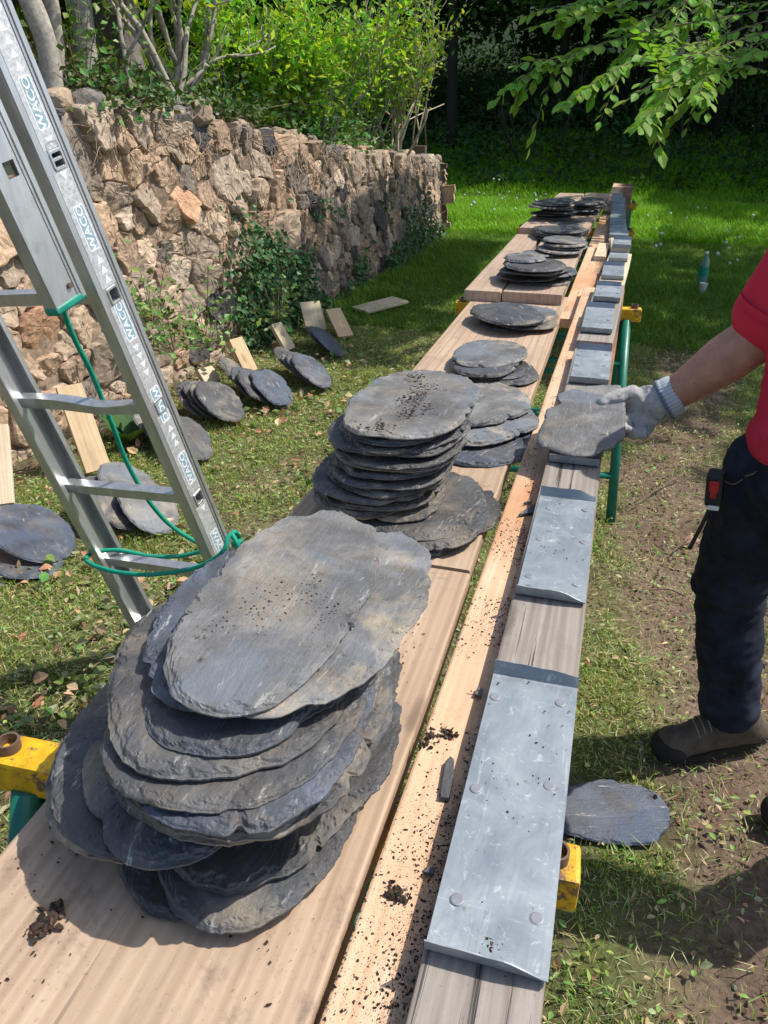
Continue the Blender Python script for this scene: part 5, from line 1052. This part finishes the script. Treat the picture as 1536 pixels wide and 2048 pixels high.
# jeans with creases, belt, pocket seam
jeans = [(hipc+[-.03, 0, -.02], I3, (.160, .185, .10)), (hipc+[-.03, 0, .03], I3, (.155, .18, .045)), (hipR+[-.058, 0, .0], kneeR+[-.004, 0, 0], .120, .092), (kneeR, kneeR*.5+ankR*.5, .088, .083), (kneeR*.5+ankR*.5, ankR+[.0, 0, .03], .083, .080), (ankR+[-.005, 0, .045], I3, (.09, .085, .04)), (hipL, kneeL, .108, .086), (kneeL, ankL+[0, 0, .03], .085, .080)]
blob('jeans', shift(jeans), .0075, M['jeans'], person, 3, .013, (11, 11, 26), 8)
b_ = MB(); a_ = np.linspace(0, 2*math.pi, 40); bp = np.stack([np.cos(a_)*.160, np.sin(a_)*.188, 0*a_], -1)+hipc+[-.03, 0, .045]-PB
V = np.concatenate([bp+[0, 0, -.019], bp+[0, 0, .019]]); mesh('belt', V, [(i, i+1, 41+i-1+0, 40+i) for i in range(39)], M['black'], person, True)
sm_ = MB()
sm_.tube(spline([pp_(1490, 953, 1.655)-PB, pp_(1512, 945, 1.645)-PB, pp_(1533, 925, 1.64)-PB], 6), .0025, 5); sm_.build('pocket_seam', M['steel'], person, True)
# boots
def boot(ank, toe, heel, name='boot'):
    d = (toe-heel); L_ = np.linalg.norm(d); d = d/L_; sd = np.cross([0, 0, 1.], d); z = np.array([0, 0, 1.])
    P = [(heel+d*.055+z*.055, heel+d*.14+z*.06, .045, .045), (heel+d*.12+z*.055, toe-d*.075+z*.045, .045, .046), (toe-d*.06+z*.042, toe-d*.05+z*.042, .050, .049), (heel+d*.07+z*.07, ank+z*.04, .050, .054), (heel+d*.14+z*.095, toe-d*.09+z*.05, .046, .044), (heel+d*.10+z*.10, heel+d*.15+z*.10, .056, .05)]
    o = blob(name, shift(P), .006, M['boot'], person, 4, .004, 18, 3)
    co = np.array([v.co[:] for v in o.data.vertices]); co[:, 2] = np.maximum(co[:, 2], .022); o.data.vertices.foreach_set('co', co.astype(np.float32).ravel())
    out = []; 
    for k_ in range(40):
        a = 2*math.pi*k_/40; u_ = math.cos(a); v_ = math.sin(a); wd = .050 if u_ > 0 else .043; out.append(heel+d*(L_*.5+u_*L_*.5)+sd*(np.sign(v_)*abs(v_)**.6*(wd+(.006 if u_ > .2 else -.004))))
    out = np.array(out)-PB; V = np.concatenate([out*[1, 1, 0]+[0, 0, .002], out*[1, 1, 0]+[0, 0, .030], np.array([(heel+toe)/2-PB])*[1, 1, 0]+[0, 0, .030], np.array([(heel+toe)/2-PB])*[1, 1, 0]+[0, 0, .002]])
    F = [(i, (i+1) % 40, 40+(i+1) % 40, 40+i) for i in range(40)]+[(40+i, 40+(i+1) % 40, 80) for i in range(40)]+[((i+1) % 40, i, 81) for i in range(40)]
    mesh('sole', V, F, M['sole'], o, False)
    cap_ = blob('toe_cap', shift([(toe-d*.045+z*.034, np.stack([d, sd, z]), (.056, .055, .045))]), .006, M['sole'], o, 2); co = np.array([v.co[:] for v in cap_.data.vertices]); co[:, 2] = np.maximum(co[:, 2], .02); cap_.data.vertices.foreach_set('co', co.astype(np.float32).ravel())
    lc = MB()
    for k_ in range(4):
        c0 = heel+d*(.238-.017*k_)+z*(.099+.0085*k_); lc.tube(spline([c0-sd*.036-z*.016-PB, c0-sd*.018-PB+z*.001, c0+sd*.018+d*.008-PB+z*.001, c0+sd*.036-z*.016+d*.008-PB], 5), .0028, 5)
    lc.build('laces', M['stem_lace'], o, True); return o
M['stem_lace'] = plain('boot laces', (.20, .18, .14), .9, .1, sc_=150)
toeR, heelR = at_z(1308, 1512, 0), at_z(1528, 1478, 0); toeL = at_z(1524, 1640, 0); heelL = toeL+np.array([.30, .03, 0])
boot(ankR, toeR, heelR); boot(ankL, toeL, heelL)
blob('sock', shift([(ankR+[.012, .0, .0], ankR+[.008, 0, .09], .058, .056)]), .006, M['hivis'], person, 2)
# work glove gripping the slate: thumb on top, four fingers curled underneath
q = pp_
palm = q(1290, 812, 1.845); ax = (wri-palm)/np.linalg.norm(wri-palm); up_ = np.array([0, 0, 1.])-ax*ax[2]; up_ /= np.linalg.norm(up_); sd_ = np.cross(ax, up_)
G = [(palm+ax*.005, np.stack([ax, up_, sd_]), (.055, .050, .030)), (q(1316, 806, 1.848), wri-ax*.0, .042, .041), (q(1282, 800, 1.84), q(1262, 788, 1.832), .026, .021), (q(1262, 788, 1.832), q(1238, 793, 1.815), .021, .0185), (q(1238, 793, 1.815), q(1207, 806, 1.795), .0185, .0155),
     (q(1285, 820, 1.84), q(1262, 834, 1.825), .020, .016), (q(1262, 834, 1.825), q(1235, 838, 1.80), .0155, .014), (q(1235, 838, 1.80), q(1215, 836, 1.785), .014, .0125),
     (q(1290, 826, 1.838), q(1268, 848, 1.815), .020, .0155), (q(1268, 848, 1.815), q(1252, 862, 1.795), .0155, .0145), (q(1252, 862, 1.795), q(1243, 855, 1.785), .014, .0125),
     (q(1298, 832, 1.838), q(1284, 853, 1.815), .019, .015), (q(1284, 853, 1.815), q(1270, 868, 1.795), .015, .014), (q(1270, 868, 1.795), q(1259, 862, 1.785), .014, .012),
     (q(1306, 836, 1.838), q(1298, 856, 1.82), .017, .013), (q(1298, 856, 1.82), q(1287, 870, 1.80), .013, .012), (q(1287, 870, 1.80), q(1278, 868, 1.79), .012, .011)]
gl = blob('glove', shift(G), .0028, M['glove'], person, 5, .004, 45, 12)
cu = MB(); th_ = np.linspace(0, 2*math.pi, 96, endpoint=False); rows_ = []; cols_ = []; c0 = q(1322, 803, 1.848); c1 = q(1356, 786, 1.85); cax = (c1-c0)/np.linalg.norm(c1-c0); a1 = np.array([0, 0, 1.])-cax*cax[2]; a1 /= np.linalg.norm(a1); a2 = np.cross(cax, a1)
for k_ in range(9):
    f_ = k_/8; rad = .043+.003*math.sin(f_*3.14)+(.004 if k_ in (1, 2) else 0)+.002*f_; rw = rad+.0012*np.cos(th_*32); cc = c0+(c1-c0)*f_
    rows_.append(cc+np.outer(rw*np.cos(th_), a1)+np.outer(rw*np.sin(th_), a2)-PB); base = np.array([.14, .19, .23]) if k_ in (1, 2) else np.array([.50, .54, .58]); cols_.append(base[None]*(.82+.18*np.cos(th_*32))[:, None])
V = np.concatenate(rows_); ii = np.arange(9*96).reshape(9, 96); F = np.stack([ii[:-1], np.roll(ii, -1, 1)[:-1], np.roll(ii, -1, 1)[1:], ii[1:]], -1).reshape(-1, 4); mesh('cuff', V, F, M['cuff'], gl, True, np.concatenate(cols_))
# held slate
def plane_px(px, py, c, n_): d = ray(px, py); return CAM+d*(np.dot(c-CAM, n_)/np.dot(d, n_))
hc = at_z(1163, 845, 1.0); tilt = R(9); hn = np.array([-.05, -math.sin(tilt), math.cos(tilt)]); hn /= np.linalg.norm(hn)
outl = [(1113, 792), (1150, 780), (1195, 774), (1236, 773), (1248, 790), (1250, 830), (1249, 868), (1236, 890), (1205, 905), (1172, 916), (1130, 910), (1092, 898), (1076, 886), (1074, 872), (1086, 845), (1094, 822), (1120, 812), (1116, 803)]
oc = spline([plane_px(x, y, hc, hn) for x, y in outl+outl[:1]], 9)[:-1]; n_ = len(oc); oc = oc+(fbm(oc*90, 5)[:, None]-.5)*.010*(oc-hc)/np.linalg.norm(oc-hc, axis=1)[:, None]
V = []; 
for f_, h_ in ((.25, .0075), (.5, .0075), (.7, .0076), (.85, .0075), (.94, .0073), (.975, .0062), (1., .004), (1., 0.)):
    pq = hc+(oc-hc)*f_; V.append(pq+hn*h_+hn*((fbm(pq*20, 6)-.5)*.003)[:, None])
V = np.concatenate(V+[(hc+hn*.0075)[None], hc[None]]); ii = np.arange(8*n_).reshape(8, n_); jj = np.roll(ii, -1, 1)
F = [np.stack([ii[:-1], ii[1:], jj[1:], jj[:-1]], -1).reshape(-1, 4), np.stack([np.full(n_, 8*n_), ii[0], jj[0]], -1), np.stack([np.full(n_, 8*n_+1), jj[-1], ii[-1]], -1)]
tag(mesh('slate', V-hc, F, M['slate_pale'], None, False, loc=hc), 'grey slate held over the zinc strips by the gloved hand', 'slate')
# tape measure clipped at the pocket, with its strap
tp = q(1430, 975, 1.69); tape = empty('tape_measure', tuple(tp), 'black tape measure with red button hanging at the jeans pocket', 'tape measure')
rt = Euler((R(0), R(-6), R(-12))).to_matrix()
t_ = MB(); t_.box((0, 0, 0), (.036, .045, .078), rt, .007); t_.build('case', M['black'], tape, False)
t_ = MB(); t_.box(rt @ Vector((0, -.0235, .012)), (.020, .006, .026), rt, .002); t_.box(rt @ Vector((0, -.0225, -.008)), (.012, .004, .016), rt, .001); t_.build('lock_button', M['red'], tape, False)
t_ = MB(); t_.box(rt @ Vector((.002, -.012, -.041)), (.024, .020, .012), rt, .002); t_.build('hook_end', M['whitep'], tape, False)
t_ = MB(); t_.tube(spline([(.0, .0, -.045), (-.008, -.004, -.085), (-.026, -.006, -.16)], 6), .005, 6); t_.build('strap', M['black'], tape, True)
t_ = MB(); t_.tube(spline([(.012, .0, .02), (.035, -.004, .015), (.055, -.006, .035), (.075, -.01, .07)], 6), .002, 5); t_.build('cord', M['steel'], tape, True)
# rusty rods and a small box on the wall's end
for (x0_, y0_, x1_, y1_, lab) in ((824, 296, 846, 100, 'tallest thin rusty rod standing on the far end of the wall'), (832, 294, 850, 215, 'short rusty rod leaning right on the far end of the wall'), (853, 296, 841, 168, 'rusty rod leaning left on the far end of the wall'), (728, 292, 888, 208, 'long bare twig arching low across the far end of the wall')):
    a = at_x(x0_, y0_, -2.72); e = at_x(x1_, y1_, -2.72); V, F = tube(spline([a, (a+e)/2+np.array([0, 0, .03]), e], 5), .011 if x0_ != 728 else .007, 6); tag(mesh('rod' if x0_ != 728 else 'twig', V, F, M['steel'] if x0_ != 728 else M['bark'], None, True, np.tile((.4, .34, .27), (len(V), 1))), lab, 'rod' if x0_ != 728 else 'twig')
p = at_x(840, 299, -2.62); t_ = MB(); t_.box((0, 0, 0), (.16, .10, .09), bev=.008); o = t_.build('rusty_box', M['steel']); o.location = p; tag(o, 'small rusty metal box on the far end of the wall', 'box')
# ================================================================== BOTTLE, CUP
bz = at_z(1402, 588, 0); bottle = empty('bottle', (bz[0]+.01, bz[1]+.25, 0), 'green plastic bottle standing in the shaded grass at the right', 'bottle')
def lathe(prof, n=24):
    a = np.linspace(0, 2*math.pi, n, endpoint=False); V = np.concatenate([np.stack([np.cos(a)*r_, np.sin(a)*r_, 0*a+z_], -1) for r_, z_ in prof]); ii = np.arange(len(prof)*n).reshape(-1, n); jj = np.roll(ii, -1, 1)
    return V, np.stack([ii[:-1], jj[:-1], jj[1:], ii[1:]], -1).reshape(-1, 4)
m, t, b = mat('green bottle plastic'); setc(t, b, (.22, .50, .42), .15, .5); b.inputs['Transmission Weight'].default_value = .6; M['bottle'] = m
V, F = lathe([(.001, .0), (.040, .0), (.045, .02), (.043, .06), (.046, .10), (.046, .2), (.043, .24), (.030, .28), (.016, .31), (.014, .34)]); mesh('vessel', V, F, M['bottle'], bottle, True)
V, F = lathe([(.0465, .13), (.0470, .135), (.0470, .205), (.0465, .21)]); mesh('label', V, F, M['capgreen'], bottle, True)
V, F = lathe([(.0165, .335), (.0165, .355), (.001, .356)]); mesh('cap', V, F, M['whitep'], bottle, True)
cz = at_z(1401, 592, 0); V, F = lathe([(.001, .002), (.027, .002), (.036, .12), (.038, .122), (.0345, .12), (.026, .006), (.001, .006)])
cup = tag(mesh('cup', V, F, M['whitep'], None, True, loc=(cz[0], cz[1], 0)), 'white paper cup standing in front of the green bottle', 'cup'); cup.rotation_euler = (0, R(5), 0)
